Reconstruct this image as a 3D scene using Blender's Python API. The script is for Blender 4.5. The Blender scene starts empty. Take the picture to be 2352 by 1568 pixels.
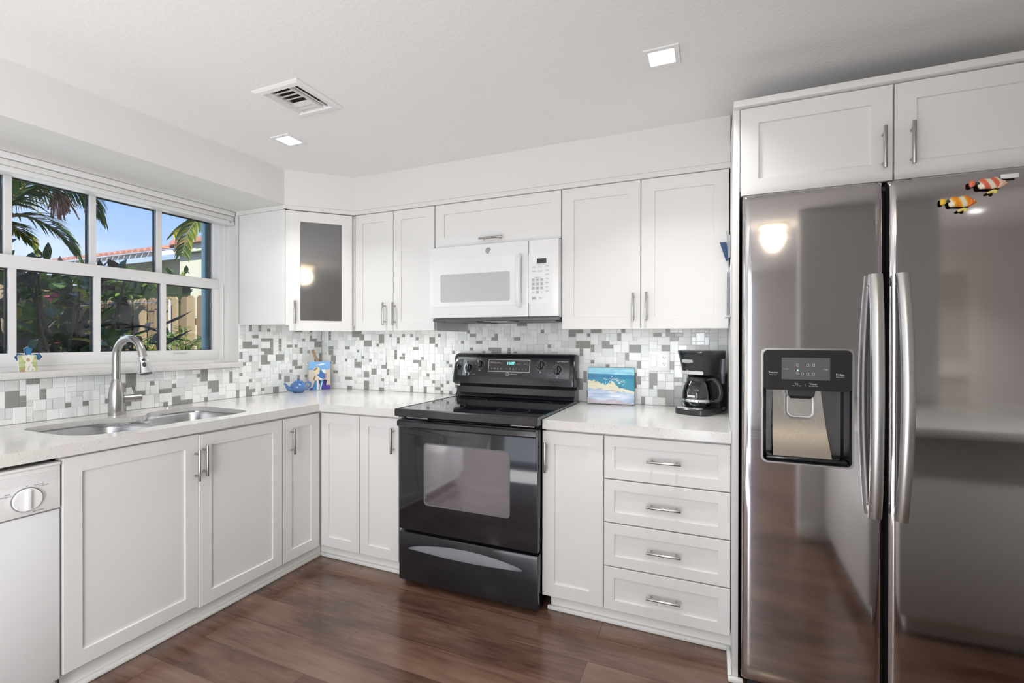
import bpy, bmesh, math, random
from mathutils import Matrix, Vector
from mathutils.geometry import tessellate_polygon

SC = bpy.context.scene
COL = SC.collection
R = math.radians

# ------------------------------------------------------------------ camera, world, lights, exposure
def set_camera():
    th, pi, ro = R(23.0604), R(-.1854), R(.0973)
    F = Vector((-math.sin(th), math.cos(th), 0)); Rt = Vector((math.cos(th), math.sin(th), 0)); U = Vector((0, 0, 1))
    F2 = math.cos(pi) * F + math.sin(pi) * U
    U2 = math.cos(pi) * U - math.sin(pi) * F
    R3 = math.cos(ro) * Rt + math.sin(ro) * U2
    U3 = math.cos(ro) * U2 - math.sin(ro) * Rt
    cd = bpy.data.cameras.new('camera'); co = bpy.data.objects.new('camera', cd); COL.objects.link(co)
    m = Matrix((R3, U3, -F2)).transposed().to_4x4()
    m.translation = Vector((2.787, -2.803, 1.274))
    co.matrix_world = m
    cd.sensor_width = 36; cd.lens = 1094.15 * 36 / 2352; cd.clip_start = .02; cd.clip_end = 200
    SC.camera = co
set_camera()

SC.view_settings.view_transform = 'Standard'
SC.view_settings.look = 'None'
SC.view_settings.gamma = 1
SC.view_settings.use_curve_mapping = False
SC.view_settings.exposure = -0.15
SC.cycles.use_denoising = True
SC.cycles.max_bounces = 10
SC.cycles.diffuse_bounces = 5
SC.cycles.glossy_bounces = 5
SC.cycles.transmission_bounces = 6
SC.cycles.transparent_max_bounces = 12
SC.cycles.sample_clamp_indirect = 6
SC.cycles.caustics_reflective = False
SC.cycles.caustics_refractive = False

def world():
    w = bpy.data.worlds.new('sky'); SC.world = w; w.use_nodes = True
    nt = w.node_tree; nt.nodes.clear()
    N = nt.nodes.new; L = nt.links.new
    tc = N('ShaderNodeTexCoord'); sep = N('ShaderNodeSeparateXYZ'); L(tc.outputs['Generated'], sep.inputs[0])
    rp = N('ShaderNodeValToRGB'); L(sep.outputs['Z'], rp.inputs[0])
    e = rp.color_ramp.elements
    e[0].position = 0; e[0].color = (.62, .74, .93, 1)
    e[1].position = .55; e[1].color = (.17, .34, .80, 1)
    a = rp.color_ramp.elements.new(.12); a.color = (.50, .66, .93, 1)
    a = rp.color_ramp.elements.new(.26); a.color = (.29, .49, .89, 1)
    mp = N('ShaderNodeMapping'); mp.inputs['Scale'].default_value = (1, 1, 4.5); L(tc.outputs['Generated'], mp.inputs[0])
    nz = N('ShaderNodeTexNoise'); nz.inputs['Scale'].default_value = 2.2; nz.inputs['Detail'].default_value = 6; L(mp.outputs[0], nz.inputs[0])
    r2 = N('ShaderNodeValToRGB'); L(nz.outputs[0], r2.inputs[0])
    r2.color_ramp.elements[0].position = .5; r2.color_ramp.elements[1].position = .85
    mx = N('ShaderNodeMix'); mx.data_type = 'RGBA'; L(r2.outputs[0], mx.inputs[0]); L(rp.outputs[0], mx.inputs[6]); mx.inputs[7].default_value = (.85, .9, 1, 1)
    bg = N('ShaderNodeBackground'); L(mx.outputs[2], bg.inputs[0]); bg.inputs[1].default_value = 1.35
    o = N('ShaderNodeOutputWorld'); L(bg.outputs[0], o.inputs[0])
world()

def light(name, kind, loc, energy, color=(1, 1, 1), size=.1, size_y=None, direction=(0, 0, -1), spread=180, angle=.5):
    d = bpy.data.lights.new(name, kind); o = bpy.data.objects.new(name, d); COL.objects.link(o)
    d.energy = energy; d.color = color
    if kind == 'AREA':
        d.size = size
        if size_y: d.shape = 'RECTANGLE'; d.size_y = size_y
        d.spread = R(spread)
    elif kind == 'SUN': d.angle = R(angle)
    else: d.shadow_soft_size = size
    o.location = loc
    o.rotation_euler = Vector(direction).to_track_quat('-Z', 'Y').to_euler()
    return o

light('sun', 'SUN', (3, -3, 9), 9.0, (1, .93, .80), direction=(-.62, .50, -.62), angle=.6)
# added fill lamp far behind the camera, lighting the range wall
light('fill_back', 'AREA', (1.7, -6.85, 1.25), 24, (.97, .98, 1.0), 2.1, 2.1, (0, 1, .10))
# added fill lamp at floor level, aimed up to brighten the ceiling
light('fill_ceiling', 'AREA', (1.85, -3.75, .06), 44, (.985, .99, 1.0), 1.2, 1.7, (0, 0, 1))
# added lamp standing free behind the camera, brightening the lower left cabinets
light('fill_cabinets', 'AREA', (2.50, -4.45, 1.0), 76, (.93, .965, 1.0), 1.2, 1.7, (-1, .42, -.05))
# daylight through the window over the sink
light('window_daylight', 'AREA', (-.60, -1.6, 1.70), 10, (.88, .94, 1.0), 1.7, 1.0, (1, 0, -.1))

# ------------------------------------------------------------------ materials
MATS = {}
def mat(name, color=(.8, .8, .8), rough=.5, metal=0., spec=.5, coat=0., emit=None, estr=0., trans=0., ior=1.5, bump=None, coat_rough=.05, sss=0):
    m = bpy.data.materials.new(name); m.use_nodes = True
    b = m.node_tree.nodes['Principled BSDF']
    b.inputs['Base Color'].default_value = (*color, 1); b.inputs['Roughness'].default_value = rough
    b.inputs['Metallic'].default_value = metal; b.inputs['Specular IOR Level'].default_value = spec
    b.inputs['Coat Weight'].default_value = coat; b.inputs['Coat Roughness'].default_value = coat_rough
    b.inputs['IOR'].default_value = ior; b.inputs['Transmission Weight'].default_value = trans
    if emit: b.inputs['Emission Color'].default_value = (*emit, 1); b.inputs['Emission Strength'].default_value = estr
    if bump:
        nt = m.node_tree; tc = nt.nodes.new('ShaderNodeTexCoord'); nz = nt.nodes.new('ShaderNodeTexNoise')
        nz.inputs['Scale'].default_value = bump[0]; nz.inputs['Detail'].default_value = 3
        nt.links.new(tc.outputs['Object'], nz.inputs[0])
        bp = nt.nodes.new('ShaderNodeBump'); bp.inputs['Strength'].default_value = bump[1]; bp.inputs['Distance'].default_value = bump[2]
        nt.links.new(nz.outputs[0], bp.inputs['Height']); nt.links.new(bp.outputs[0], b.inputs['Normal'])
    MATS[name] = m
    return m

def nodes(m):
    nt = m.node_tree
    return nt, nt.nodes.new, nt.links.new, nt.nodes['Principled BSDF']

def ramp(nt, src, stops):
    r = nt.nodes.new('ShaderNodeValToRGB'); e = r.color_ramp.elements
    while len(e) > 1: e.remove(e[-1])
    e[0].position = stops[0][0]; e[0].color = (*stops[0][1], 1)
    for p, c in stops[1:]:
        q = e.new(p); q.color = (*c, 1)
    nt.links.new(src, r.inputs[0])
    return r.outputs[0]

CEIL = mat('ceiling_paint', (.86, .86, .855), .9, spec=.2, bump=(60, .25, .004))
WALL = mat('wall_paint', (.74, .735, .72), .75, spec=.25, bump=(40, .08, .003))
CAB = mat('cabinet_paint', (.76, .755, .742), .38, spec=.45)
TRIM = mat('trim_paint', (.83, .825, .80), .45)
STEEL = mat('brushed_nickel', (.45, .44, .425), .27, 1.)
CHROME = mat('chrome', (.75, .76, .78), .12, 1.)
BLACK = mat('black_enamel', (.012, .013, .016), .16, spec=.5, coat=.3)
BLACKM = mat('black_plastic', (.022, .023, .026), .38)
BLACKGLASS = mat('black_glass', (.008, .009, .012), .06, spec=.6)
DARK = mat('dark_gap', (.01, .01, .01), .8)
WHITEP = mat('white_plastic', (.84, .84, .84), .25, spec=.5)
WHITEG = mat('white_gloss', (.82, .83, .84), .12, spec=.5)
GREYP = mat('grey_plastic', (.45, .46, .48), .35)
LEDM = mat('led_lens', (1, 1, 1), .5, emit=(1, .98, .95), estr=14)
INK = mat('print_ink', (.22, .22, .23), .6)
INKW = mat('print_white', (.70, .70, .70), .6)

def m_floor():
    m = mat('floor_planks', (.1, .06, .04), .22, spec=.6, coat=.30, coat_rough=.13)
    nt, N, L, b = nodes(m)
    tc = N('ShaderNodeTexCoord')
    br = N('ShaderNodeTexBrick'); L(tc.outputs['Object'], br.inputs[0])
    br.offset = .37; br.offset_frequency = 2
    for k, v in {'Scale': 1., 'Mortar Size': .0016, 'Mortar Smooth': .3, 'Bias': 0., 'Brick Width': 1.55, 'Row Height': .165}.items(): br.inputs[k].default_value = v
    br.inputs['Color1'].default_value = (0, 0, 0, 1); br.inputs['Color2'].default_value = (1, 1, 1, 1); br.inputs['Mortar'].default_value = (.5, .5, .5, 1)
    # shift the grain by the plank's own random value
    va = N('ShaderNodeVectorMath'); va.operation = 'MULTIPLY_ADD'
    L(br.outputs[0], va.inputs[0]); va.inputs[1].default_value = (7.3, 3.1, 5.7); L(tc.outputs['Object'], va.inputs[2])
    mp = N('ShaderNodeMapping'); mp.inputs['Scale'].default_value = (1.1, 6.5, 1); L(va.outputs[0], mp.inputs[0])
    n1 = N('ShaderNodeTexNoise'); n1.inputs['Scale'].default_value = 2.0; n1.inputs['Detail'].default_value = 7; n1.inputs['Distortion'].default_value = 1.6; L(mp.outputs[0], n1.inputs[0])
    mp2 = N('ShaderNodeMapping'); mp2.inputs['Scale'].default_value = (1.2, 3.2, 1); L(va.outputs[0], mp2.inputs[0])
    n2 = N('ShaderNodeTexNoise'); n2.inputs['Scale'].default_value = 1.4; n2.inputs['Detail'].default_value = 3; L(mp2.outputs[0], n2.inputs[0])
    wv = N('ShaderNodeTexWave'); wv.bands_direction = 'Y'; wv.inputs['Scale'].default_value = 9; wv.inputs['Distortion'].default_value = 14; wv.inputs['Detail'].default_value = 3; wv.inputs['Detail Scale'].default_value = .7
    mp3 = N('ShaderNodeMapping'); mp3.inputs['Scale'].default_value = (.35, 1.1, 1); L(va.outputs[0], mp3.inputs[0]); L(mp3.outputs[0], wv.inputs[0])
    a1 = N('ShaderNodeMath'); a1.operation = 'MULTIPLY_ADD'; L(n2.outputs[0], a1.inputs[0]); a1.inputs[1].default_value = .75
    a0 = N('ShaderNodeMath'); a0.operation = 'MULTIPLY'; L(n1.outputs[0], a0.inputs[0]); a0.inputs[1].default_value = .35; L(a0.outputs[0], a1.inputs[2])
    a2 = N('ShaderNodeMath'); a2.operation = 'MULTIPLY_ADD'; L(wv.outputs[1], a2.inputs[0]); a2.inputs[1].default_value = .035; L(a1.outputs[0], a2.inputs[2])
    mp4 = N('ShaderNodeMapping'); mp4.inputs['Scale'].default_value = (3, 60, 1); L(va.outputs[0], mp4.inputs[0])
    n4 = N('ShaderNodeTexNoise'); n4.inputs['Scale'].default_value = 2; n4.inputs['Detail'].default_value = 4; n4.inputs['Distortion'].default_value = .4; L(mp4.outputs[0], n4.inputs[0])
    a3 = N('ShaderNodeMath'); a3.operation = 'MULTIPLY_ADD'; L(n4.outputs[0], a3.inputs[0]); a3.inputs[1].default_value = .16; L(a2.outputs[0], a3.inputs[2]); a4 = N('ShaderNodeMath'); a4.operation = 'SUBTRACT'; L(a3.outputs[0], a4.inputs[0]); a4.inputs[1].default_value = .05; a2 = a4
    c = ramp(nt, a2.outputs[0], [(.36, (.040, .018, .012)), (.50, (.092, .044, .029)), (.60, (.140, .074, .050)), (.78, (.205, .122, .086))])
    dk = N('ShaderNodeMix'); dk.data_type = 'RGBA'; dk.blend_type = 'MULTIPLY'; L(br.outputs[1], dk.inputs[0]); L(c, dk.inputs[6]); dk.inputs[7].default_value = (.55, .50, .47, 1)
    L(dk.outputs[2], b.inputs['Base Color'])
    rg = N('ShaderNodeMapRange'); L(n1.outputs[0], rg.inputs[0]); rg.inputs[3].default_value = .20; rg.inputs[4].default_value = .30; L(rg.outputs[0], b.inputs['Roughness'])
    sb = N('ShaderNodeMath'); sb.operation = 'SUBTRACT'; L(n1.outputs[0], sb.inputs[0]); L(br.outputs[1], sb.inputs[1])
    bp = N('ShaderNodeBump'); bp.inputs['Strength'].default_value = .12; bp.inputs['Distance'].default_value = .002; L(sb.outputs[0], bp.inputs['Height']); L(bp.outputs[0], b.inputs['Normal'])
    return m
FLOOR = m_floor()

def m_quartz():
    m = mat('quartz', (.75, .73, .7), .14, spec=.5)
    nt, N, L, b = nodes(m)
    tc = N('ShaderNodeTexCoord')
    v = N('ShaderNodeTexVoronoi'); v.inputs['Scale'].default_value = 330; L(tc.outputs['Object'], v.inputs[0])
    s = N('ShaderNodeSeparateColor'); L(v.outputs['Color'], s.inputs[0])
    c = ramp(nt, s.outputs[0], [(0, (.54, .51, .47)), (.016, (.58, .55, .51)), (.030, (.74, .725, .70)), (.7, (.76, .75, .725)), (1, (.80, .79, .775))])
    nz = N('ShaderNodeTexNoise'); nz.inputs['Scale'].default_value = 9; L(tc.outputs['Object'], nz.inputs[0])
    mx = N('ShaderNodeMix'); mx.data_type = 'RGBA'; mx.blend_type = 'MULTIPLY'; mx.inputs[0].default_value = .12
    L(c, mx.inputs[6]); L(nz.outputs[1], mx.inputs[7])
    L(mx.outputs[2], b.inputs['Base Color'])
    return m
QUARTZ = m_quartz()

def m_brushed(name, col, rough, vertical=True, amount=.06, coat=0):
    m = mat(name, col, rough, 1., coat=coat)
    nt, N, L, b = nodes(m)
    tc = N('ShaderNodeTexCoord'); mp = N('ShaderNodeMapping'); mp.inputs['Scale'].default_value = (3, 3, 500) if not vertical else (400, 400, 2); L(tc.outputs['Object'], mp.inputs[0])
    nz = N('ShaderNodeTexNoise'); nz.inputs['Scale'].default_value = 1; nz.inputs['Detail'].default_value = 3; L(mp.outputs[0], nz.inputs[0])
    rg = N('ShaderNodeMapRange'); L(nz.outputs[0], rg.inputs[0]); rg.inputs[3].default_value = max(.02, rough - amount); rg.inputs[4].default_value = rough + amount
    L(rg.outputs[0], b.inputs['Roughness'])
    return m
FRIDGE = m_brushed('dark_stainless', (.55, .53, .535), .075, False, .03)
FHANDLE = m_brushed('handle_stainless', (.60, .60, .595), .33, True)
SINKM = m_brushed('sink_steel', (.58, .58, .59), .28, False)

def m_glass(name, tint=(1, 1, 1), refl=.9):
    m = bpy.data.materials.new(name); m.use_nodes = True; nt = m.node_tree; nt.nodes.clear()
    N = nt.nodes.new; L = nt.links.new
    t = N('ShaderNodeBsdfTransparent'); t.inputs[0].default_value = (*tint, 1)
    g = N('ShaderNodeBsdfGlossy'); g.inputs['Roughness'].default_value = .02; g.inputs[0].default_value = (refl, refl, refl, 1)
    f = N('ShaderNodeFresnel'); f.inputs[0].default_value = 1.45
    x = N('ShaderNodeMixShader'); L(f.outputs[0], x.inputs[0]); L(t.outputs[0], x.inputs[1]); L(g.outputs[0], x.inputs[2])
    o = N('ShaderNodeOutputMaterial'); L(x.outputs[0], o.inputs[0])
    return m
GLASS = m_glass('window_glass', (.97, .985, .98), .6)
CARAFE = m_glass('carafe_glass', (.86, .88, .88), 1.)
BLUEGLASS = mat('blue_glass', (.01, .16, .36), .06, spec=.6, coat=.5)

# ------------------------------------------------------------------ mesh helpers
def FRM(o, a, n, up=(0, 0, 1)):
    m = Matrix((Vector(a), Vector(up), Vector(n))).transposed().to_4x4(); m.translation = Vector(o); return m
def BACK(y): return FRM((0, y, 0), (1, 0, 0), (0, -1, 0))
def LEFT(x): return FRM((x, 0, 0), (0, 1, 0), (1, 0, 0))
ID = Matrix.Identity(4)

class MB:
    def __init__(s, M=None): s.bm = bmesh.new(); s.M = M or ID; s.sm = False
    def f(s, M): s.M = M; return s
    def add(s, vs, fs, mi=0, smooth=False):
        v = [s.bm.verts.new(s.M @ Vector(p)) for p in vs]; out = []
        for q in fs:
            try: fc = s.bm.faces.new([v[i] for i in q])
            except ValueError: continue
            fc.material_index = mi; fc.smooth = smooth; out.append(fc)
        if smooth: s.sm = True
        return out
    def box(s, x0, x1, y0, y1, z0, z1, mi=0, b=0, seg=2):
        x0, x1 = sorted((x0, x1)); y0, y1 = sorted((y0, y1)); z0, z1 = sorted((z0, z1))
        vs = [(x, y, z) for x in (x0, x1) for y in (y0, y1) for z in (z0, z1)]
        fs = s.add(vs, [(0, 1, 3, 2), (4, 6, 7, 5), (0, 4, 5, 1), (2, 3, 7, 6), (0, 2, 6, 4), (1, 5, 7, 3)], mi)
        if b:
            b = min(b, .45 * min(x1 - x0, y1 - y0, z1 - z0))
            es = list({e for f in fs for e in f.edges})
            r = bmesh.ops.bevel(s.bm, geom=es, offset=b, segments=seg, affect='EDGES', profile=.5, material=mi)
            for f in r['faces']: f.smooth = True
            s.sm = True
        return s
    def loft(s, loops, mi=0, caps=(True, True), closed=True, smooth=False):
        n = len(loops[0]); vs = [p for l in loops for p in l]; fs = []
        for i in range(len(loops) - 1):
            for j in range(n if closed else n - 1):
                k = (j + 1) % n
                fs.append((i * n + j, i * n + k, (i + 1) * n + k, (i + 1) * n + j))
        if closed and caps[0]: fs.append(tuple(range(n))[::-1])
        if closed and caps[1]: fs.append(tuple(range((len(loops) - 1) * n, len(loops) * n)))
        s.add(vs, fs, mi, smooth); return s
    def tube(s, pts, r, n=10, mi=0, caps=(True, True), flat=1., up=None):
        P = [Vector(p) for p in pts]; rs = r if isinstance(r, (list, tuple)) else [r] * len(P)
        loops = []; t0 = (P[1] - P[0]).normalized()
        nrm = Vector(up) if up else (t0.orthogonal())
        for i, p in enumerate(P):
            t = (P[min(i + 1, len(P) - 1)] - P[max(i - 1, 0)]).normalized()
            nrm = (nrm - t * nrm.dot(t)).normalized(); bt = t.cross(nrm)
            loops.append([p + (nrm * math.cos(a) * flat + bt * math.sin(a)) * rs[i] for a in [2 * math.pi * k / n for k in range(n)]])
        return s.loft(loops, mi, caps, smooth=True)
    def cyl(s, p0, p1, r, r1=None, n=20, mi=0, bev=0):
        r1 = r if r1 is None else r1
        if bev:
            p0 = Vector(p0); p1 = Vector(p1); d = (p1 - p0).normalized() * bev
            return s.tube([p0, p0 + d * .3, p0 + d, p1 - d, p1 - d * .3, p1], [r - bev, r - bev * .3, r, r1, r1 - bev * .3, r1 - bev], n, mi)
        return s.tube([p0, p1], [r, r1], n, mi)
    def lathe(s, prof, c=(0, 0, 0), n=32, mi=0, caps=(True, True), sy=1.):
        loops = [[(c[0] + r * math.cos(2 * math.pi * k / n), c[1] + sy * r * math.sin(2 * math.pi * k / n), c[2] + z) for k in range(n)] for r, z in prof]
        return s.loft(loops, mi, caps, smooth=True)
    def prism(s, poly, z0, z1, mi=0, holes=(), side=True):
        allp = [list(poly)] + [list(h) for h in holes]
        tri = tessellate_polygon([[Vector((p[0], p[1], 0)) for p in l] for l in allp])
        flat = [p for l in allp for p in l]; n = len(flat)
        vs = [(p[0], p[1], z0) for p in flat] + [(p[0], p[1], z1) for p in flat]
        fs = []
        for t in tri:
            a, b, c = [Vector((*flat[i][:2], 0)) for i in t]
            t = t if (b - a).cross(c - a).z > 0 else (t[0], t[2], t[1])
            fs.append((t[2], t[1], t[0])); fs.append(tuple(i + n for i in t))
        if side:
            o = 0
            for li, l in enumerate(allp):
                A = sum(l[i][0] * l[(i + 1) % len(l)][1] - l[(i + 1) % len(l)][0] * l[i][1] for i in range(len(l)))
                for i in range(len(l)):
                    j = (i + 1) % len(l); q = (o + i, o + j, o + j + n, o + i + n)
                    fs.append(q if (A > 0) == (li == 0) else q[::-1])
                o += len(l)
        s.add(vs, fs, mi); return s
    def rect_ring(s, loops, mi=0, caps=(True, True)):
        """loops: list of (x0,x1,y0,y1,d): rectangles one after another"""
        return s.loft([[(a, c, d), (b, c, d), (b, e, d), (a, e, d)] for a, b, c, e, d in loops], mi, caps)
    def shaker(s, u0, u1, v0, v1, t=.02, rail=.056, rec=.008, mi=0, glass=False):
        e = .0018
        L = [(u0, u1, v0, v1, 0), (u0, u1, v0, v1, t - e), (u0 + e, u1 - e, v0 + e, v1 - e, t), (u0 + rail, u1 - rail, v0 + rail, v1 - rail, t), (u0 + rail + .0012, u1 - rail - .0012, v0 + rail + .0012, v1 - rail - .0012, t - rec)]
        if glass:
            L.append((u0 + rail + .0012, u1 - rail - .0012, v0 + rail + .0012, v1 - rail - .0012, 0))
            L.append(L[0]); return s.rect_ring(L, mi, (False, False))
        return s.rect_ring(L, mi)
    def build(s, name, mats, parent=None, label=None, cat=None, group=None, kind=None, world=True, clean=True):
        me = bpy.data.meshes.new(name)
        bmesh.ops.recalc_face_normals(s.bm, faces=s.bm.faces[:])
        top = parent
        while top is not None and top.parent is not None: top = top.parent
        inv = None
        if top is not None and world: inv = top.matrix_basis.inverted()
        loc = None
        if parent is None:
            xs = [v.co.copy() for v in s.bm.verts]
            lo = Vector([min(p[i] for p in xs) for i in range(3)]); hi = Vector([max(p[i] for p in xs) for i in range(3)])
            loc = Vector(((lo.x + hi.x) / 2, (lo.y + hi.y) / 2, lo.z))
            inv = Matrix.Translation(-loc)
        if inv: bmesh.ops.transform(s.bm, matrix=inv, verts=s.bm.verts[:])
        s.bm.to_mesh(me); s.bm.free()
        for m in (mats if isinstance(mats, (list, tuple)) else [mats]): me.materials.append(m)
        if s.sm: me.set_sharp_from_angle(angle=R(38))
        o = bpy.data.objects.new(name, me); COL.objects.link(o)
        if parent is not None: o.parent = parent
        if loc is not None: o.location = loc
        tag(o, label, cat, group, kind)
        return o

def tag(o, label=None, cat=None, group=None, kind=None):
    if label: o['label'] = label
    if cat: o['category'] = cat
    if group: o['group'] = group
    if kind: o['kind'] = kind

def thing(name, label, cat, loc, rz=0, group=None):
    o = bpy.data.objects.new(name, None); COL.objects.link(o); o.empty_display_size = .05
    o.location = loc; o.rotation_euler = (0, 0, rz)
    tag(o, label, cat, group); return o

def text(body, size, M, mats, parent, name='lettering', align='CENTER', ex=.0003, bold=0., world=True):
    """lettering in the plane of frame M (x along, y up, z out), as a mesh"""
    cu = bpy.data.curves.new(name, 'FONT'); cu.body = body; cu.size = size; cu.align_x = align; cu.align_y = 'CENTER'; cu.extrude = ex; cu.offset = bold
    cu.resolution_u = 2
    o = bpy.data.objects.new(name + '_curve', cu); COL.objects.link(o)
    dg = bpy.context.evaluated_depsgraph_get(); dg.update()
    me = bpy.data.meshes.new_from_object(o.evaluated_get(dg))
    bpy.data.objects.remove(o); bpy.data.curves.remove(cu)
    mb = MB(); mb.bm.from_mesh(me); bpy.data.meshes.remove(me)
    for f in mb.bm.faces: f.material_index = 0
    bmesh.ops.transform(mb.bm, matrix=M, verts=mb.bm.verts[:])
    return mb.build(name, mats, parent, world=world)

def at(M, u, v, d): return M @ Matrix.Translation((u, v, d))

def struct(name, mb, mats, parent=None, label=None):
    return mb.build(name, mats, parent, label=label, kind=None if parent else 'structure')

def arc_rect(x0, x1, y0, y1, r, n=5):
    out = []
    for cx, cy, a0 in ((x1 - r, y1 - r, 0), (x0 + r, y1 - r, 90), (x0 + r, y0 + r, 180), (x1 - r, y0 + r, 270)):
        for k in range(n + 1):
            a = R(a0 + 90 * k / n); out.append((cx + r * math.cos(a), cy + r * math.sin(a)))
    return out

def chaikin(p, k=3):
    for _ in range(k):
        q = []
        for i in range(len(p)):
            a, b = p[i], p[(i + 1) % len(p)]
            q += [(a[0] * .75 + b[0] * .25, a[1] * .75 + b[1] * .25), (a[0] * .25 + b[0] * .75, a[1] * .25 + b[1] * .75)]
        p = q
    return p

def smooth_path(pts, n=8):
    P = [Vector(p) for p in pts]; out = []
    for i in range(len(P) - 1):
        p0, p1, p2, p3 = P[max(i - 1, 0)], P[i], P[i + 1], P[min(i + 2, len(P) - 1)]
        for k in range(n):
            t = k / n
            out.append(.5 * ((2 * p1) + (p2 - p0) * t + (2 * p0 - 5 * p1 + 4 * p2 - p3) * t * t + (3 * p1 - p0 - 3 * p2 + p3) * t ** 3))
    out.append(P[-1]); return out

# ------------------------------------------------------------------ the room
CZ = 2.29          # ceiling
CT = .906          # worktop
mb = MB(); mb.box(-.2, 6, -7, .15, -.12, 0); struct('floor', mb, FLOOR)
VX, VY = 1.163, -1.30
mb = MB()          # ceiling with the openings of the vent and of the ceiling lights
LEDS = [(2.610, -1.022, 'square recessed ceiling light above the drawers and refrigerator side'), (.792, -1.016, 'square recessed ceiling light nearest the corner cabinet'),
        (2.61, -3.45, 'square recessed ceiling light over the middle of the room'), (.79, -3.45, 'square recessed ceiling light over the far left worktop'),
        (2.61, -5.6, 'square recessed ceiling light by the front wall opening'), (.79, -5.6, 'square recessed ceiling light in the far left corner'), (4.55, -1.05, 'added square ceiling light brightening the peninsula'), (4.5, -3.55, 'added square ceiling light brightening the louvred door')]  # last two are unseen additions, brightening what the refrigerator and cabinet glass reflect
sq = lambda x, y, r: [(x - r, y - r), (x + r, y - r), (x + r, y + r), (x - r, y + r)]
mb.prism([(-.2, -7), (6, -7), (6, .15), (-.2, .15)], CZ, CZ + .12, 0, [sq(VX, VY, .092)] + [sq(x, y, .046) for x, y, _ in LEDS]); struct('ceiling', mb, CEIL)
mb = MB(); mb.box(-.55, 6.2, -7.3, .45, 2.45, 2.60); struct('roof', mb, mat('roof_board', (.55, .52, .48), .8))

WY0, WY1, WZ0, WZ1 = -2.42, -.70, 1.098, 2.082
mb = MB()
mb.box(-.2, 0, -7, .15, 0, WZ0); mb.box(-.2, 0, WY1, .15, WZ0, CZ); mb.box(-.2, 0, -7, WY0, WZ0, CZ); mb.box(-.2, 0, WY0, WY1, WZ1, CZ)
WL = struct('wall_left', mb, WALL)
mb = MB(); mb.box(0, 6, 0, .15, 0, CZ); WB = struct('wall_back', mb, WALL)
mb = MB(); mb.box(6, 6.15, -7, .15, 0, CZ); struct('wall_right', mb, WALL)
mb = MB(); mb.box(-.2, .55, -7.15, -7, 0, CZ); mb.box(2.85, 6.15, -7.15, -7, 0, CZ); mb.box(.55, 2.85, -7.15, -7, 2.35 - .2, CZ); struct('wall_front', mb, WALL)
mb = MB(); mb.box(3.27, 3.94, -2.74, -2.60, 0, CZ); struct('wall_partition', mb, WALL)
mb = MB(); mb.box(3.27, 3.40, -2.60, -2.585, 0, .10, b=.004); struct('baseboard_partition', mb, TRIM)
# soffit over the cabinets and the window bay
SOFP = [(0, -7), (.417, -7), (.417, -.714), (.705, -.435), (2.849, -.435), (2.849, 0), (0, 0)]
mb = MB(); mb.prism(SOFP, 2.082, CZ); struct('wall_soffit', mb, WALL)
# strip under the soffit, on top of the wall cabinets
mb = MB()
def strip(mb, pts, w, z0, z1):
    for (a, b) in zip(pts[:-1], pts[1:]):
        a = Vector((*a, 0)); b = Vector((*b, 0)); t = (b - a).normalized(); n = Vector((t.y, -t.x, 0)); e = t * w * .4
        p = [a - e, b + e, b + e - n * w, a - e - n * w]
        mb.prism([(q.x, q.y) for q in p], z0, z1)
strip(mb, [(0.002, -.707), (.415, -.707), (.700, -.428), (2.848, -.428)], .02, 2.058, 2.0825)
struct('trim_1', mb, WALL)
# toe boards and shoe moulding
mb = MB(); mb.box(.60, .638, -1.888, -.65, 0, .082); mb.box(.638, .655, -1.95, -.652, 0, .021, b=.006); struct('baseboard_left', mb, TRIM)
mb = MB(); mb.box(.64, 1.240, -.649, -.61, 0, .082); mb.box(.656, 1.245, -.666, -.649, 0, .021, b=.006)
struct('baseboard_back', mb, TRIM)
mb = MB(); mb.box(2.075, 2.85, -.649, -.61, 0, .082); mb.box(2.06, 2.836, -.666, -.649, 0, .021, b=.006)
mb.box(2.834, 2.85, -.856, -.649, 0, .021, b=.006); mb.box(2.834, 2.888, -.857, -.8405, 0, .021, b=.006); struct('baseboard_right', mb, TRIM)

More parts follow.
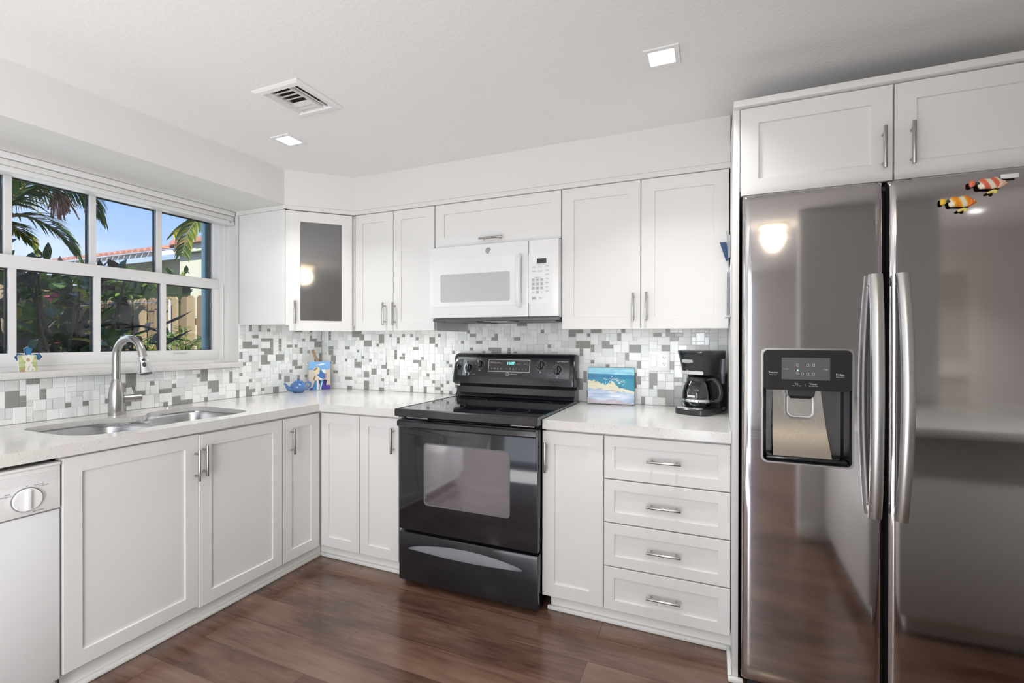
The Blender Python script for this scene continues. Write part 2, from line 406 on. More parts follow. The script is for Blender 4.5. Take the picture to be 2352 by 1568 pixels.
# ------------------------------------------------------------------ mosaic splashback (part of its wall)
TM = [mat('tile_white', (.88, .885, .885), .10, spec=.5), mat('tile_chalk', (.85, .845, .83), .42), mat('tile_pale_grey', (.72, .72, .70), .16), mat('tile_grey', (.29, .285, .265), .14), mat('tile_ice', (.74, .765, .77), .08), mat('tile_grout', (.86, .855, .84), .8)]
def mosaic(name, M, W, H, parent, seed, skip=None):
    rnd = random.Random(seed); U = .0226; nx = int(round(W / U)); ny = int(round(H / U)); ux = W / nx; uy = H / ny
    g = [[0] * nx for _ in range(ny)]; mb = MB(M)
    mb.box(0, W, 0, H, 0, .004, 5)
    kinds = [((1, 1), .75), ((2, 1), .9), ((1, 2), .5), ((2, 2), 1.9), ((3, 2), 1.1), ((2, 3), 1.1), ((3, 3), .25)]
    free = lambda i, j, k: i + k[0] <= nx and j + k[1] <= ny and all(not g[j + b][i + a] for a in range(k[0]) for b in range(k[1]))
    cells = [(i, j) for j in range(ny) for i in range(nx)]; order = cells[:]; rnd.shuffle(order)
    for big, todo in ((1, order[:int(len(order) * .62)]), (0, cells)):
        for i, j in todo:
            if g[j][i]: continue
            ok = [(k, w) for k, w in kinds if (k[0] * k[1] >= 4) == bool(big) and free(i, j, k)]
            if not ok: continue
            (w, h), = rnd.choices([k for k, _ in ok], [x for _, x in ok])
            for a in range(w):
                for b in range(h): g[j + b][i + a] = 1
            q = rnd.random(); A = w * h
            pd = .40 if A == 1 else (.20 if A == 2 else (.115 if A in (4, 6) else .0))
            m = 3 if q < pd else (0 if q < pd + (1 - pd) * .50 else 1 if q < pd + (1 - pd) * .72 else 2 if q < pd + (1 - pd) * .85 else 4)
            d = .0075 if m != 1 else .0065; e = .0011; c = .0012
            x0, x1, y0, y1 = i * ux + e, (i + w) * ux - e, j * uy + e, (j + h) * uy - e
            mb.rect_ring([(x0, x1, y0, y1, .004), (x0, x1, y0, y1, d - c), (x0 + c, x1 - c, y0 + c, y1 - c, d)], m, (False, True))
    return mb.build(name, TM, parent)
mosaic('tile_splashback', FRM((0.008, 0, CT), (1, 0, 0), (0, -1, 0)), 2.842, .50, WB, 11)
mosaic('tile_splashback', FRM((0, -.696, CT), (0, 1, 0), (1, 0, 0)), .688, .465, WL, 5)
mosaic('tile_splashback', FRM((0, -2.80, CT), (0, 1, 0), (1, 0, 0)), 2.104, .192, WL, 8)

# ------------------------------------------------------------------ window over the sink
mb = MB(); mb.box(-.11, .032, -2.46, -.688, 1.100, 1.130, b=.004); struct('trim_2', mb, QUARTZ)          # sill
VIN = mat('window_vinyl', (.80, .795, .79), .35)
mb = MB()
mb.box(-.19, -.10, -.755, WY1, 1.13, WZ1); mb.box(-.19, -.10, WY0, -2.365, 1.13, WZ1); mb.box(-.19, -.10, -2.365, -.755, 2.045, WZ1); mb.box(-.19, -.10, -2.365, -.755, 1.13, 1.152)
mb.box(-.10, -.096, -.722, WY1, 1.13, 2.0); mb.box(-.10, -.092, -.7335, -.7315, 1.16, 1.62)
mb.box(-.1015, -.0995, -.7215, -.7165, 1.62, 1.68, 1)
W1 = struct('window_1', mb, [VIN, DARK])
MUN = [-1.0835, -1.40, -1.718, -2.035]
def sash(name, x0, x1, z0, z1, y0, y1, bot, top, side):
    mb = MB()
    mb.box(x0, x1, y0, y1, z0, z0 + bot, b=.002); mb.box(x0, x1, y0, y1, z1 - top, z1, b=.002)
    mb.box(x0, x1, y1 - side, y1, z0 + bot, z1 - top); mb.box(x0, x1, y0, y0 + side, z0 + bot, z1 - top)
    for y in MUN: mb.box(x0 + .004, x1 - .003, y - .0125, y + .0125, z0 + bot, z1 - top)
    o = mb.build(name, VIN, W1)
    mb = MB(); xm = (x0 + x1) / 2 - .004
    mb.box(xm, xm + .004, y0 + side, y1 - side, z0 + bot, z1 - top); mb.build('glass_pane', GLASS, o)
    mb = MB(); g = .004                                           # dark glazing gasket round each light
    ys = [y0 + side] + sorted([v for y in MUN for v in (y - .0125, y + .0125)]) + [y1 - side]
    for a, b in zip(ys[0::2], ys[1::2]):
        for bx in ((a, a + g, z0 + bot, z1 - top), (b - g, b, z0 + bot, z1 - top), (a, b, z0 + bot, z0 + bot + g * .6), (a, b, z1 - top - g, z1 - top)):
            mb.box(x0 - .012, x0 + .002, *bx)
    mb.build('glazing_seal', DARK, o)
    return o
sash('upper_sash', -.165, -.135, 1.615, 2.045, -2.365, -.735, .035, .035, .032)
S = sash('lower_sash', -.125, -.097, 1.150, 1.650, -2.365, -.757, .060, .060, .038)
mb = MB(); mb.box(-.097, -.086, -1.035, -.955, 1.196, 1.204, b=.003); mb.build('sash_lift', VIN, S)
mb = MB(); mb.box(-.245, -.205, -.772, -.66, 0, 2.45, b=.003); mb.box(-.255, -.245, -.758, -.745, 0, 2.45); struct('trim_3', mb, mat('teal_paint', (.10, .26, .36), .45))

BLIND = thing('window_blind', 'white cellular blind pulled up tight above the sink window', 'blind', (-.045, -1.56, 2.0))
mb = MB(); mb.box(-.088, -.014, -2.41, -.706, 2.052, 2.081, b=.006); mb.build('head_rail', VIN, BLIND)
mb = MB(); mb.box(-.086, -.020, -2.405, -.712, 2.022, 2.049, b=.003); mb.build('folded_fabric', WALL, BLIND)
mb = MB(); mb.box(-.088, -.018, -2.408, -.710, 1.996, 2.021, b=.005); mb.box(-.0185, -.0165, -.745, -.735, 2.010, 2.013, 1); mb.build('bottom_rail', [VIN, DARK], BLIND)

# ------------------------------------------------------------------ cabinets
def handle(parent, M, u, v, t, vert=True, ln=.138, sep=.096, r=.0058):
    mb = MB(M); a, b = -ln / 2, ln / 2; d = t + .030
    pt = (lambda s, dd: (u, v + s, dd)) if vert else (lambda s, dd: (u + s, v, dd))
    mb.cyl(pt(a, d), pt(b, d), r, n=14, bev=.001)
    for s in (-sep / 2, sep / 2): mb.cyl(pt(s, t), pt(s, d - r * .4), .0045, n=10)
    return mb.build('handle', STEEL, parent)
def door(root, M, u0, u1, v0, v1, h=None, name='door', rail=.056, label=None, d0=0.0, t=.02):
    g = .0014
    mb = MB(M @ Matrix.Translation((0, 0, d0))); mb.shaker(u0 + g, u1 - g, v0 + g, v1 - g, t, rail)
    o = mb.build(name, CAB, root, label=label)
    if h: handle(o, M @ Matrix.Translation((0, 0, d0)), h[1], h[2], t, h[0] == 'v', *h[3:])
    return o

B = BACK(-.681); Lf = LEFT(.670)
DZ0, DZ1 = .083, .853
def cab(name, label, loc, boxes=None, poly=None, z=None, group=None):
    t = thing(name, label, 'cabinet', loc, group=group)
    mb = MB()
    for b in boxes or []: mb.box(*b)
    if poly: mb.prism(poly, *z)
    mb.build('carcass', CAB, t); return t
BC = 'base cabinets under the worktops'; WC = 'wall cabinets under the soffit'
# sink base: two doors
c = cab('sink_base_cabinet', 'white two-door base cabinet under the sink', (.35, -1.43, .083), [(.02, .6695, -1.888, -.966, .083, .69), (.645, .6695, -1.888, -.966, .69, .862)], group=BC)
door(c, Lf, -1.888, -1.408, DZ0 + .012, DZ1 + .004, ('v', -1.425, .724)); door(c, Lf, -1.408, -.966, DZ0, DZ1, ('v', -1.389, .737))
# corner base: one door on the window run, blank panel on the range run
c = cab('corner_base_cabinet', 'white base cabinet in the corner with one narrow handled door', (.33, -.33, .083), poly=[(.02, -.963), (.6695, -.963), (.6695, -.681), (.972, -.681), (.972, -.012), (.02, -.012)], z=(.083, .862), group=BC)
door(c, Lf, -.963, -.712, DZ0, DZ1, ('v', -.912, .729)); door(c, B, .692, .971, DZ0, DZ1, name='blank_panel')
c = cab('narrow_base_cabinet', 'narrow white one-door base cabinet left of the black range', (1.1, -.33, .083), [(.974, 1.238, -.681, -.012, .083, .862)], group=BC)
door(c, B, .974, 1.236, DZ0, DZ1, ('v', 1.207, .736))
c = cab('narrow_base_cabinet', 'narrow white one-door base cabinet right of the black range', (2.2, -.33, .083), [(2.058, 2.334, -.681, -.012, .083, .862)], group=BC)
door(c, B, 2.046, 2.334, DZ0, DZ1, ('v', 2.069, .733), rail=.060)
c = cab('drawer_cabinet', 'white base cabinet with four stacked drawers beside the refrigerator panel', (2.59, -.33, .083), [(2.3355, 2.848, -.681, -.012, .083, .862)], group=BC)
for z0, z1 in ((.662, .853), (.470, .660), (.277, .468), (.083, .275)):
    door(c, B, 2.336, 2.848, z0, z1, ('h', 2.591, (z0 + z1) / 2 + .002, .139, .1), name='drawer', rail=.045)

# worktops
WT = lambda lab, poly, edge, holes=(): (lambda mb: (mb.prism(poly, .8835, CT, 0, holes), mb.prism(edge, .864, .8835), mb.build('worktop', QUARTZ, label=lab, cat='worktop'))[1])(MB())
SINKP = chaikin([(.155, -1.80), (.150, -1.62), (.175, -1.50), (.255, -1.45), (.255, -1.37), (.170, -1.33), (.140, -1.22), (.150, -1.055), (.30, -1.055), (.56, -1.06), (.612, -1.14), (.607, -1.30), (.590, -1.41), (.607, -1.52), (.612, -1.72), (.54, -1.80), (.30, -1.805)], 3)
WT('pale speckled quartz worktop round the corner, holding the sink', [(.0085, -3.2), (.70, -3.2), (.70, -.7215), (1.250, -.7215), (1.250, -.0085), (.0085, -.0085)], [(.70, -3.2), (.70, -.7215), (1.250, -.7215), (1.250, -.668), (.652, -.668), (.652, -3.2)], [SINKP])
WT('pale speckled quartz worktop between the range and the refrigerator panel', [(2.054, -.7205), (2.849, -.7205), (2.849, -.0085), (2.054, -.0085)], [(2.054, -.7205), (2.849, -.7205), (2.849, -.668), (2.054, -.668)])

# wall cabinets
BU = BACK(-.400); UZ0, UZ1 = 1.327, 2.057
A0, A1 = Vector((.410, -.700)), Vector((.690, -.420)); ad = (A1 - A0).normalized(); an = Vector((ad.y, -ad.x)); LD = (A1 - A0).length
q0, q1 = A0 - an * .02, A1 - an * .02
c = cab('corner_wall_cabinet', 'white wall cabinet set diagonally across the corner, dark glass door', (.35, -.35, 1.345), poly=[(.010, -.6995), (A0.x - .002, -.6995), (q0.x, q0.y), (q1.x, q1.y), (.684, -.41), (.684, -.010), (.010, -.010)], z=(1.366, UZ1), group=WC)
D = FRM((q0.x, q0.y, 0), (ad.x, ad.y, 0), (an.x, an.y, 0))
mb = MB(D); mb.shaker(.020, LD - .014, UZ0, UZ1 - .003, .02, .062, glass=True); mb.box(0, .022, UZ0 + .035, UZ1 - .003, 0, .016); d = mb.build('door', CAB, c)
TINT = mat('dark_tinted_glass', (.085, .085, .086), .06, spec=.9, ior=1.9)
mb = MB(D); mb.box(.082, LD - .076, UZ0 + .063, UZ1 - .066, .006, .011); mb.build('glass_panel', TINT, d)
handle(d, D, .052, 1.440, .02, True)
c = cab('double_wall_cabinet', 'white two-door wall cabinet between the corner cabinet and microwave', (.98, -.2, UZ0), [(.692, 1.281, -.400, -.010, 1.345, UZ1), (1.266, 1.281, -.400, -.010, UZ0, 1.345)], group=WC)
door(c, BU, .694, .9855, UZ0, UZ1, ('v', .931, 1.432)); door(c, BU, .9865, 1.280, UZ0, UZ1, ('v', 1.003, 1.430))
c = cab('bridge_wall_cabinet', 'short wide white wall cabinet with a lift-up door above the microwave', (1.67, -.2, 1.80), [(1.284, 2.050, -.400, -.010, 1.806, UZ1)], group=WC)
door(c, BU, 1.284, 2.050, 1.803, UZ1, ('h', 1.653, 1.835, .139, .1), rail=.058)
c = cab('double_wall_cabinet', 'white two-door wall cabinet between the microwave and refrigerator panel', (2.45, -.2, UZ0), [(2.054, 2.846, -.400, -.010, 1.345, UZ1)], group=WC)
door(c, BU, 2.053, 2.4535, UZ0, UZ1, ('v', 2.420, 1.435), rail=.062); door(c, BU, 2.4545, 2.846, UZ0, UZ1, ('v', 2.483, 1.437), rail=.062)
# tall end panel and the cabinet over the refrigerator
mb = MB(); mb.box(2.850, 2.870, -.840, -.009, 0, 2.130, b=.001); mb.build('end_panel', CAB, label='tall narrow white end panel standing between worktop and refrigerator', cat='panel')
c = cab('refrigerator_cabinet', 'white two-door cabinet bridging over the refrigerator', (3.33, -.42, 1.83), [(2.871, 3.80, -.829, -.010, 1.829, 2.130)], group=WC)
mb = MB(); mb.box(2.849, 3.83, -.866, -.010, 2.1305, 2.154, b=.0015); mb.build('top_board', CAB, c)
BF = BACK(-.830)
door(c, BF, 2.8725, 3.331, 1.805, 2.127, ('v', 3.302, 1.912), rail=.058, d0=.0); door(c, BF, 3.333, 3.79, 1.805, 2.127, ('v', 3.378, 1.915), rail=.058)
mb = MB(); mb.box(3.84, 3.86, -.84, -.009, 0, 2.130); mb.build('end_panel', CAB, label='tall white end panel on the far side of the refrigerator', cat='panel')
# lights under the wall cabinets
UG = 'light bars under the wall cabinets'
STRIPL = mat('light_bar_lens', (1, 1, 1), .5, emit=(.96, 1, .98), estr=5)
def under_light(x0, x1, y, lab, power, rz=0, d=None):
    t = thing('under_cabinet_light', lab, 'lamp', ((x0 + x1) / 2, y, 1.33), rz, UG); h = (x1 - x0) / 2
    mb = MB(); mb.box(-h, h, -.018, .018, .004, .0145, b=.002); mb.build('housing', WHITEP, t, world=False)
    mb = MB(); mb.box(-h + .01, h - .01, -.013, .013, .001, .0045); mb.build('lens', STRIPL, t, world=False)
    o = light('under_cabinet_glow', 'AREA', ((x0 + x1) / 2, y, 1.325), power, (.97, 1, .985), h * 2 - .03, .024); o.rotation_euler = (0, 0, rz)
    return t
under_light(.78, 1.20, -.30, 'slim light bar under the cabinet left of the microwave', 1.05)
under_light(2.15, 2.75, -.30, 'slim light bar under the cabinet right of the microwave', 1.1)
t = under_light(.20, .50, -.36, 'slim light bar under the diagonal corner cabinet', 1.0); t.location.z = 1.351

# ------------------------------------------------------------------ ceiling lights and vent
LG = 'square recessed ceiling lights'
for i, (x, y, lab) in enumerate(LEDS):
    t = thing('ceiling_light', lab, 'light', (x, y, CZ - .006), 0, LG)
    mb = MB(); mb.prism(sq(x, y, .060), CZ - .006, CZ - .0005, 0, [sq(x, y, .0435)]); mb.prism(sq(x, y, .0445), CZ + .001, CZ + .035, 0, [sq(x, y, .0425)]); mb.build('trim_frame', WHITEP, t)
    mb = MB(); mb.prism(sq(x, y, .0425), CZ + .004, CZ + .012); mb.build('diffuser', LEDM, t)
    light('ceiling_light_beam', 'AREA', (x, y, CZ + .002), (4.7 if i < 2 else 7 if i < 6 else 11), (1, .99, .97), .08, spread=112)
t = thing('dome_light', 'round ceiling lamp with a glowing glass bowl', 'light', (3.1, -3.4, CZ - .1))
mb = MB(); mb.lathe([(.02, .1), (.15, .1), (.155, .085), (.15, .07), (.10, .07)], (3.1, -3.4, CZ - .1)); mb.build('base', STEEL, t)
mb = MB(); mb.lathe([(.135, .07), (.13, .05), (.11, .025), (.07, .006), (.02, 0)], (3.1, -3.4, CZ - .1), caps=(False, True)); mb.build('glass_bowl', mat('lit_bowl', (1, .9, .7), .4, emit=(1, .80, .52), estr=5), t)
light('dome_glow', 'POINT', (3.1, -3.4, CZ - .17), 9, (1, .86, .66), .1)

t = thing('air_vent', 'white square ceiling vent with tilted louvres', 'vent', (VX, VY, CZ - .012))
mb = MB(); b0, b1 = .127, .093
mb.loft([[(VX + a * r, VY + b * r, z) for a, b in ((-1, -1), (1, -1), (1, 1), (-1, 1))] for r, z in ((b0, CZ - .0005), (b0, CZ - .003), (b0 - .012, CZ - .009), (b1 + .002, CZ - .009), (b1, CZ - .006), (b1, CZ + .03), (b1 + .004, CZ + .03), (b1 + .004, CZ - .0005))], 0, (False, False))
mb.build('frame', WHITEP, t)
mb = MB(); mb.prism(sq(VX, VY, .0915), CZ + .10, CZ + .104); mb.loft([[(VX + a * .0915, VY + b * .0915, z) for a, b in ((-1, -1), (1, -1), (1, 1), (-1, 1))] for z in (CZ + .03, CZ + .1)], 0, (False, False)); mb.build('duct_box', mat('duct_dust', (.16, .135, .10), .9), t)
LVR = mat('vent_louvre', (.70, .70, .68), .5)
def louvre(p, d, w, lean):
    mb = MB(); p = Vector(p); d = Vector(d); n = Vector((-d.y, d.x, 0)).normalized()
    prof = [(0, 0), (.004, -.0035), (.012, -.007), (.020, -.009)]
    A = []
    for s, z in prof: A.append(p + n * s * lean + Vector((0, 0, z + .006)))
    mb.loft([[q for q in A] + [q + Vector((0, 0, .0012)) for q in A[::-1]], [q + d for q in A] + [q + d + Vector((0, 0, .0012)) for q in A[::-1]]], 0)
    mb.build('louvre', LVR, t)
for i, xx in enumerate((-.074, .052, .074)): louvre((VX + xx, VY - .091, CZ), (0, .182, 0), .02, 1 if xx < 0 else -1)
for i in range(7):
    y = VY - .078 + i * .026
    louvre((VX - .060, y, CZ), (.104, 0, 0), .02, 1 if i > 3 else -1)
for xx in (.044, -.062): mb = MB(); mb.box(VX + xx, VX + xx + .002, VY - .091, VY + .091, CZ - .006, CZ + .008); mb.build('divider_bar', WHITEP, t)

# ------------------------------------------------------------------ the dining end, seen in reflections
t = thing('peninsula', 'white breakfast peninsula reflected in the refrigerator doors', 'counter', (4.3, -2.05, 0))
mb = MB(); mb.box(3.46, 5.2, -2.59, -1.56, .10, .875, b=.002); mb.build('panel', CAB, t)
mb = MB(); mb.box(3.52, 5.2, -2.59, -1.64, 0, .099); mb.build('plinth', TRIM, t)
mb = MB(); mb.box(3.40, 5.25, -2.595, -1.50, .876, .916, b=.004); mb.build('countertop', QUARTZ, t)
mb = MB(); mb.box(4.05, 4.15, -4.64, -4.5, 0, CZ); mb.box(4.15, 4.95, -4.64, -4.5, 2.06, CZ); mb.box(4.95, 6, -4.64, -4.5, 0, CZ); struct('wall_hall', mb, WALL)
mb = MB(BACK(-4.52)); mb.box(4.15, 4.2, 0, 2.05, -.02, .01); mb.box(4.9, 4.95, 0, 2.05, -.02, .01); mb.box(4.2, 4.9, 2.0, 2.05, -.02, .01)
M2 = FRM((0, -4.52, 0), (1, 0, 0), (0, 1, 0))
mb.box(4.2, 4.30, .01, 2.0, -.03, 0); mb.box(4.8, 4.90, .01, 2.0, -.03, 0)
for a, b in ((.01, .18), (.95, 1.10), (1.88, 2.0)): mb.box(4.30, 4.80, a, b, -.03, 0)
for k in range(22): mb.f(FRM((0, -4.535, .205 + k * .034), (1, 0, 0), (0, -.6, -.8), (0, .8, -.6))).box(4.30, 4.80, -.02, .02, -.003, .003)
for k in range(22): mb.f(FRM((0, -4.535, 1.125 + k * .034), (1, 0, 0), (0, -.6, -.8), (0, .8, -.6))).box(4.30, 4.80, -.02, .02, -.003, .003)
struct('door_1', mb, mat('door_paint', (.80, .77, .72), .45))

# ------------------------------------------------------------------ sink and tap
t = thing('sink', 'undermount double-bowl stainless sink below the window', 'sink', (.38, -1.43, .70))
def off(p, d):
    n = len(p); out = []
    for i in range(n):
        a, b = Vector(p[i - 1]), Vector(p[(i + 1) % n]); tt = (b - a).normalized(); out.append((p[i][0] + tt.y * d, p[i][1] - tt.x * d))
    return out
A = sum(SINKP[i][0] * SINKP[(i + 1) % len(SINKP)][1] - SINKP[(i + 1) % len(SINKP)][0] * SINKP[i][1] for i in range(len(SINKP)))
sgn = 1 if A > 0 else -1
OUT = off(SINKP, .010 * sgn)
lobes = [chaikin([(.145, -1.795), (.145, -1.60), (.16, -1.455), (.35, -1.432), (.58, -1.45), (.605, -1.62), (.605, -1.79), (.38, -1.80)], 3),
         chaikin([(.16, -1.395), (.135, -1.20), (.14, -1.065), (.35, -1.05), (.60, -1.06), (.608, -1.22), (.59, -1.39), (.38, -1.405)], 3)]
mb = MB(); mb.prism([(p[0], p[1]) for p in off(SINKP, .022 * sgn)], .8800, .8830, 0, [OUT]); mb.build('rim', SINKM, t)
mb = MB(); mb.prism([(p[0] * 1., p[1]) for p in off(SINKP, .012 * sgn)], .8640, .8760, 0, lobes); mb.loft([[(*p, .876) for p in off(SINKP, .012 * sgn)], [(*p, .8800) for p in off(SINKP, .012 * sgn)]], 0, (False, False)); mb.build('divider', SINKM, t)
for lb in lobes:
    c0 = Vector((sum(p[0] for p in lb) / len(lb), sum(p[1] for p in lb) / len(lb)))
    sc = lambda k, z: [(c0.x + (p[0] - c0.x) * k, c0.y + (p[1] - c0.y) * k, z) for p in lb]
    mb = MB(); mb.loft([sc(1, .8755), sc(.985, .866), sc(.975, .74), sc(.95, .715), sc(.88, .703), sc(.1, .699)], 0, (False, True), smooth=True); bw = mb.build('bowl', SINKM, t)
    mb = MB(); mb.lathe([(.042, .0), (.045, .002), (.040, .004), (.03, .002), (.005, .001)], (c0.x, c0.y, .7015), 24); mb.build('drain', CHROME, bw)

FX, FY = .114, -1.428
t = thing('faucet', 'brushed nickel gooseneck pull-down faucet behind the sink', 'faucet', (FX, FY, CT))
mb = MB(); mb.lathe([(.031, 0), (.0315, .004), (.0315, .075), (.030, .105), (.026, .135), (.020, .160), (.0175, .172), (.0165, .174)], (FX, FY, CT), 32); mb.build('body', STEEL, t)
ang = R(6); dx, dy = math.cos(ang), math.sin(ang)
P = [(0, 1.072), (0, 1.15), (0, 1.19)]
rr = .087
for k in range(1, 13):
    a = math.pi - math.pi * .90 * k / 12
    P.append((rr + rr * math.cos(a), 1.19 + rr * 1.02 * math.sin(a)))
tip = P[-1]; P.append((tip[0] + .008, tip[1] - .028))
mb = MB(); mb.tube([(FX + s * dx, FY + s * dy, z) for s, z in P], .0165, 18); mb.build('spout', STEEL, t)
e0 = Vector((FX + P[-1][0] * dx, FY + P[-1][0] * dy, P[-1][1])); dv = Vector((dx * .26, dy * .26, -1)).normalized()
mb = MB(); mb.tube([e0 + dv * s for s in (-.003, .0, .006, .010, .03, .07, .078, .081)], [.017, .0205, .0205, .0185, .020, .029, .031, .028], 24)
hd = mb.build('spray_head', CHROME, t)
side = Vector((-dv.z * 0 + .25, -1, .0)).normalized(); side = (side - dv * side.dot(dv)).normalized()
vd = (Vector((2.787, -2.803, 1.274)) - e0).normalized(); vd = (vd - dv * vd.dot(dv)).normalized()
mb = MB()
for s, h in ((.016, .006), (.040, .011)):
    c0 = e0 + dv * s + vd * (.0175 + s * .12); x = dv.cross(vd)
    mb.f(FRM(c0, x, vd, dv)).prism([(p[0], p[1]) for p in arc_rect(-.0075, .0075, -h, h, .007)], -.003, .0025)
mb.build('spray_button', BLACKM, hd)
mb = MB(); mb.tube([e0 + dv * .0805, e0 + dv * .083], [.025, .024], 24); mb.build('spray_face', BLACKM, hd)
h0 = Vector((FX, FY, .983)); hv = Vector((.18, .98, 0)).normalized()
mb = MB(); mb.tube([h0 + hv * s for s in (.02, .068, .069, .072, .073)], [.0185, .0185, .0175, .0175, .0185], 24); mb.tube([h0 + hv * s for s in (.073, .098, .101)], [.0195, .0195, .017], 24)
hh = mb.build('handle', STEEL, t)
l0 = h0 + hv * .080; mb = MB(); mb.tube([l0 + Vector((0, 0, .01)), l0 + Vector((.004, -.012, .040)), l0 + Vector((.006, -.018, .062))], [.006, .0065, .0075], 12); mb.build('lever', STEEL, hh)
mb = MB(); mb.lathe([(.022, 0), (.022, .0035), (.019, .005), (.003, .006)], (.080, -1.167, CT), 24); mb.build('sink_hole_cover', CHROME, label='small round metal cap on the worktop behind the sink', cat='cap')

# ------------------------------------------------------------------ dishwasher
t = thing('dishwasher', 'white dishwasher with a dial, left of the sink cabinet', 'dishwasher', (.36, -2.2, 0))
mb = MB(); mb.box(.04, .655, -2.50, -1.894, .04, .845); mb.build('body', WHITEP, t)
DL = LEFT(.656)
mb = MB(DL); mb.box(-2.50, -1.893, .09, .684, 0, .032, b=.004); mb.build('door', WHITEG, t)
mb = MB(DL); mb.box(-2.50, -1.893, .688, .838, 0, .034, b=.003); mb.box(-2.50, -1.893, .838, .849, 0, .040, b=.004)
for k in range(6): mb.box(-2.49, -1.897, .7905 + k * .0062, .7940 + k * .0062, .0335, .0355, b=.001)
cp = mb.build('control_panel', WHITEP, t)
ku, kv = -1.981, .742
mb = MB(DL); mb.tube([(ku, kv, .034), (ku, kv, .0355)], [.0405, .0405], 40); mb.build('dial_ring', INK, cp)
mb = MB(DL)
mb.tube([(ku, kv, .035), (ku, kv, .042), (ku, kv, .044)], [.0375, .037, .036], 40); mb.box(ku - .0055, ku + .0055, kv - .033, kv + .034, .042, .052, b=.002); mb.build('dial', WHITEP, cp)
for s, u, v, z in (('off', -1.981, .7865, .0055), ('heavy wash', -1.950, .7855, .0055), ('normal wash', -1.938, .7795, .0055), ('water heating', -1.953, .6985, .0055), ('drying', -2.028, .771, .0055), ('plate warmer', -2.033, .764, .0055)):
    text(s, z, at(DL, u, v, .0342), INK, cp)
mb = MB(); mb.box(.06, .60, -2.50, -1.894, 0, .039); mb.build('kick_plate', WHITEP, t)
mb = MB(); mb.tube(smooth_path([(.6555, -1.892, .004), (.662, -1.891, .03), (.664, -1.889, .07), (.655, -1.890, .10)], 6), .003, 8); mb.build('power_cord', BLACKM, label='black cord end hanging beside the dishwasher foot', cat='cord')

# ------------------------------------------------------------------ range
t = thing('electric_range', 'black freestanding electric range with glass cooktop', 'stove', (1.66, -.4, 0))
mb = MB(); mb.box(1.276, 2.040, -.700, -.03, .030, .885); mb.build('body', BLACK, t)
for x in (1.30, 2.01):
    for y in (-.66, -.08): mb = MB(); mb.lathe([(.020, 0), (.020, .012), (.010, .013), (.010, .031)], (x, y, 0), 16); mb.build('foot', BLACKM, t)
mb = MB()
x0, x1, y0, y1 = 1.262, 2.050, -.772, -.105
mb.loft([[(a, b, z) for a, b in ((x0 + i, y0 + i), (x1 - i, y0 + i), (x1 - i, y1), (x0 + i, y1))] for i, z in ((.004, .879), (0, .882), (0, .914), (.004, .9185), (.010, .9195), (.014, .9165))], 0)
ck = mb.build('cooktop', [BLACK, BLACKGLASS], t)
mb = MB(); mb.box(x0 + .014, x1 - .014, y0 + .014, y1, .9166, .9172)
mb.build('glass_surface', BLACKGLASS, ck)
RING = mat('burner_print', (.05, .05, .055), .3)
for cx, cy, r in ((1.46, -.58, .10), (1.85, -.58, .085), (1.46, -.28, .085), (1.85, -.28, .10)):
    o = [(cx + r * math.cos(2 * math.pi * k / 40), cy + r * math.sin(2 * math.pi * k / 40)) for k in range(40)]; i = [(cx + (r - .003) * math.cos(2 * math.pi * k / 40), cy + (r - .003) * math.sin(2 * math.pi * k / 40)) for k in range(40)]
    mb = MB(); mb.prism(o, .9172, .91735, 0, [i]); mb.build('burner_ring', RING, ck)
# back guard: lower riser, gap, leaning control panel
mb = MB(); mb.loft([[(x, y, z) for y, z in ((-.030, .9195), (-.128, .9195), (-.118, .930), (-.108, .940), (-.104, .978), (-.030, .978))] for x in (1.252, 2.036)]); mb.build('riser', BLACK, t)
mb = MB(); mb.box(1.262, 2.026, -.085, -.025, .978, 1.0); mb.build('vent_gap', DARK, t)
prof = [(-.030, .994), (-.128, .992), (-.140, 1.002), (-.138, 1.030), (-.112, 1.168), (-.098, 1.184), (-.075, 1.1905), (-.030, 1.188)]
mb = MB(); loops = []
for x, k in ((1.240, .90), (1.243, .955), (1.250, .985), (1.262, 1.), (2.020, 1.), (2.030, .985), (2.037, .955), (2.040, .90)):
    cy, cz = -.085, 1.09; loops.append([(x, max(-.14, cy + (y - cy) * k), cz + (z - cz) * k) for y, z in prof])
mb.loft(loops, smooth=True); bg = mb.build('control_panel', BLACK, t)
p0, p1 = Vector((0, -.138, 1.030)), Vector((0, -.112, 1.168)); up = (p1 - p0).normalized(); nn = Vector((1, 0, 0)).cross(up)
CP = FRM(p0, (1, 0, 0), nn, up)                         # u = world x, v = along the slope from z 1.03
V = lambda z: (z - 1.030) / up.z
mb = MB(CP); mb.box(1.268, 2.012, V(1.046), V(1.165), -.001, .0012, b=.0008); mb.build('fascia', mat('fascia_black', (.020, .022, .026), .30), bg)
mb = MB(CP); mb.box(1.278, 1.308, V(1.052), V(1.148), .0012, .0018); mb.build('fascia_block', mat('fascia_slate', (.055, .066, .075), .35), bg)
mb = MB(CP); mb.box(1.308, 1.334, V(1.050), V(1.152), .0012, .002)
mb.build('fascia_block', mat('fascia_grey', (.22, .24, .26), .35), bg)
kc = V(1.097)
mb = MB(CP); pts_o = [(1.352 + .036 * math.cos(a), kc + .042 * math.sin(a)) for a in [R(125 + k * 11) for k in range(11)]]; pts_i = [(1.352 + .029 * math.cos(a), kc + .035 * math.sin(a)) for a in [R(125 + k * 11) for k in range(11)]]
mb.prism(pts_o + pts_i[::-1], .0018, .0026); mb.build('dial_arc', INKW, bg)
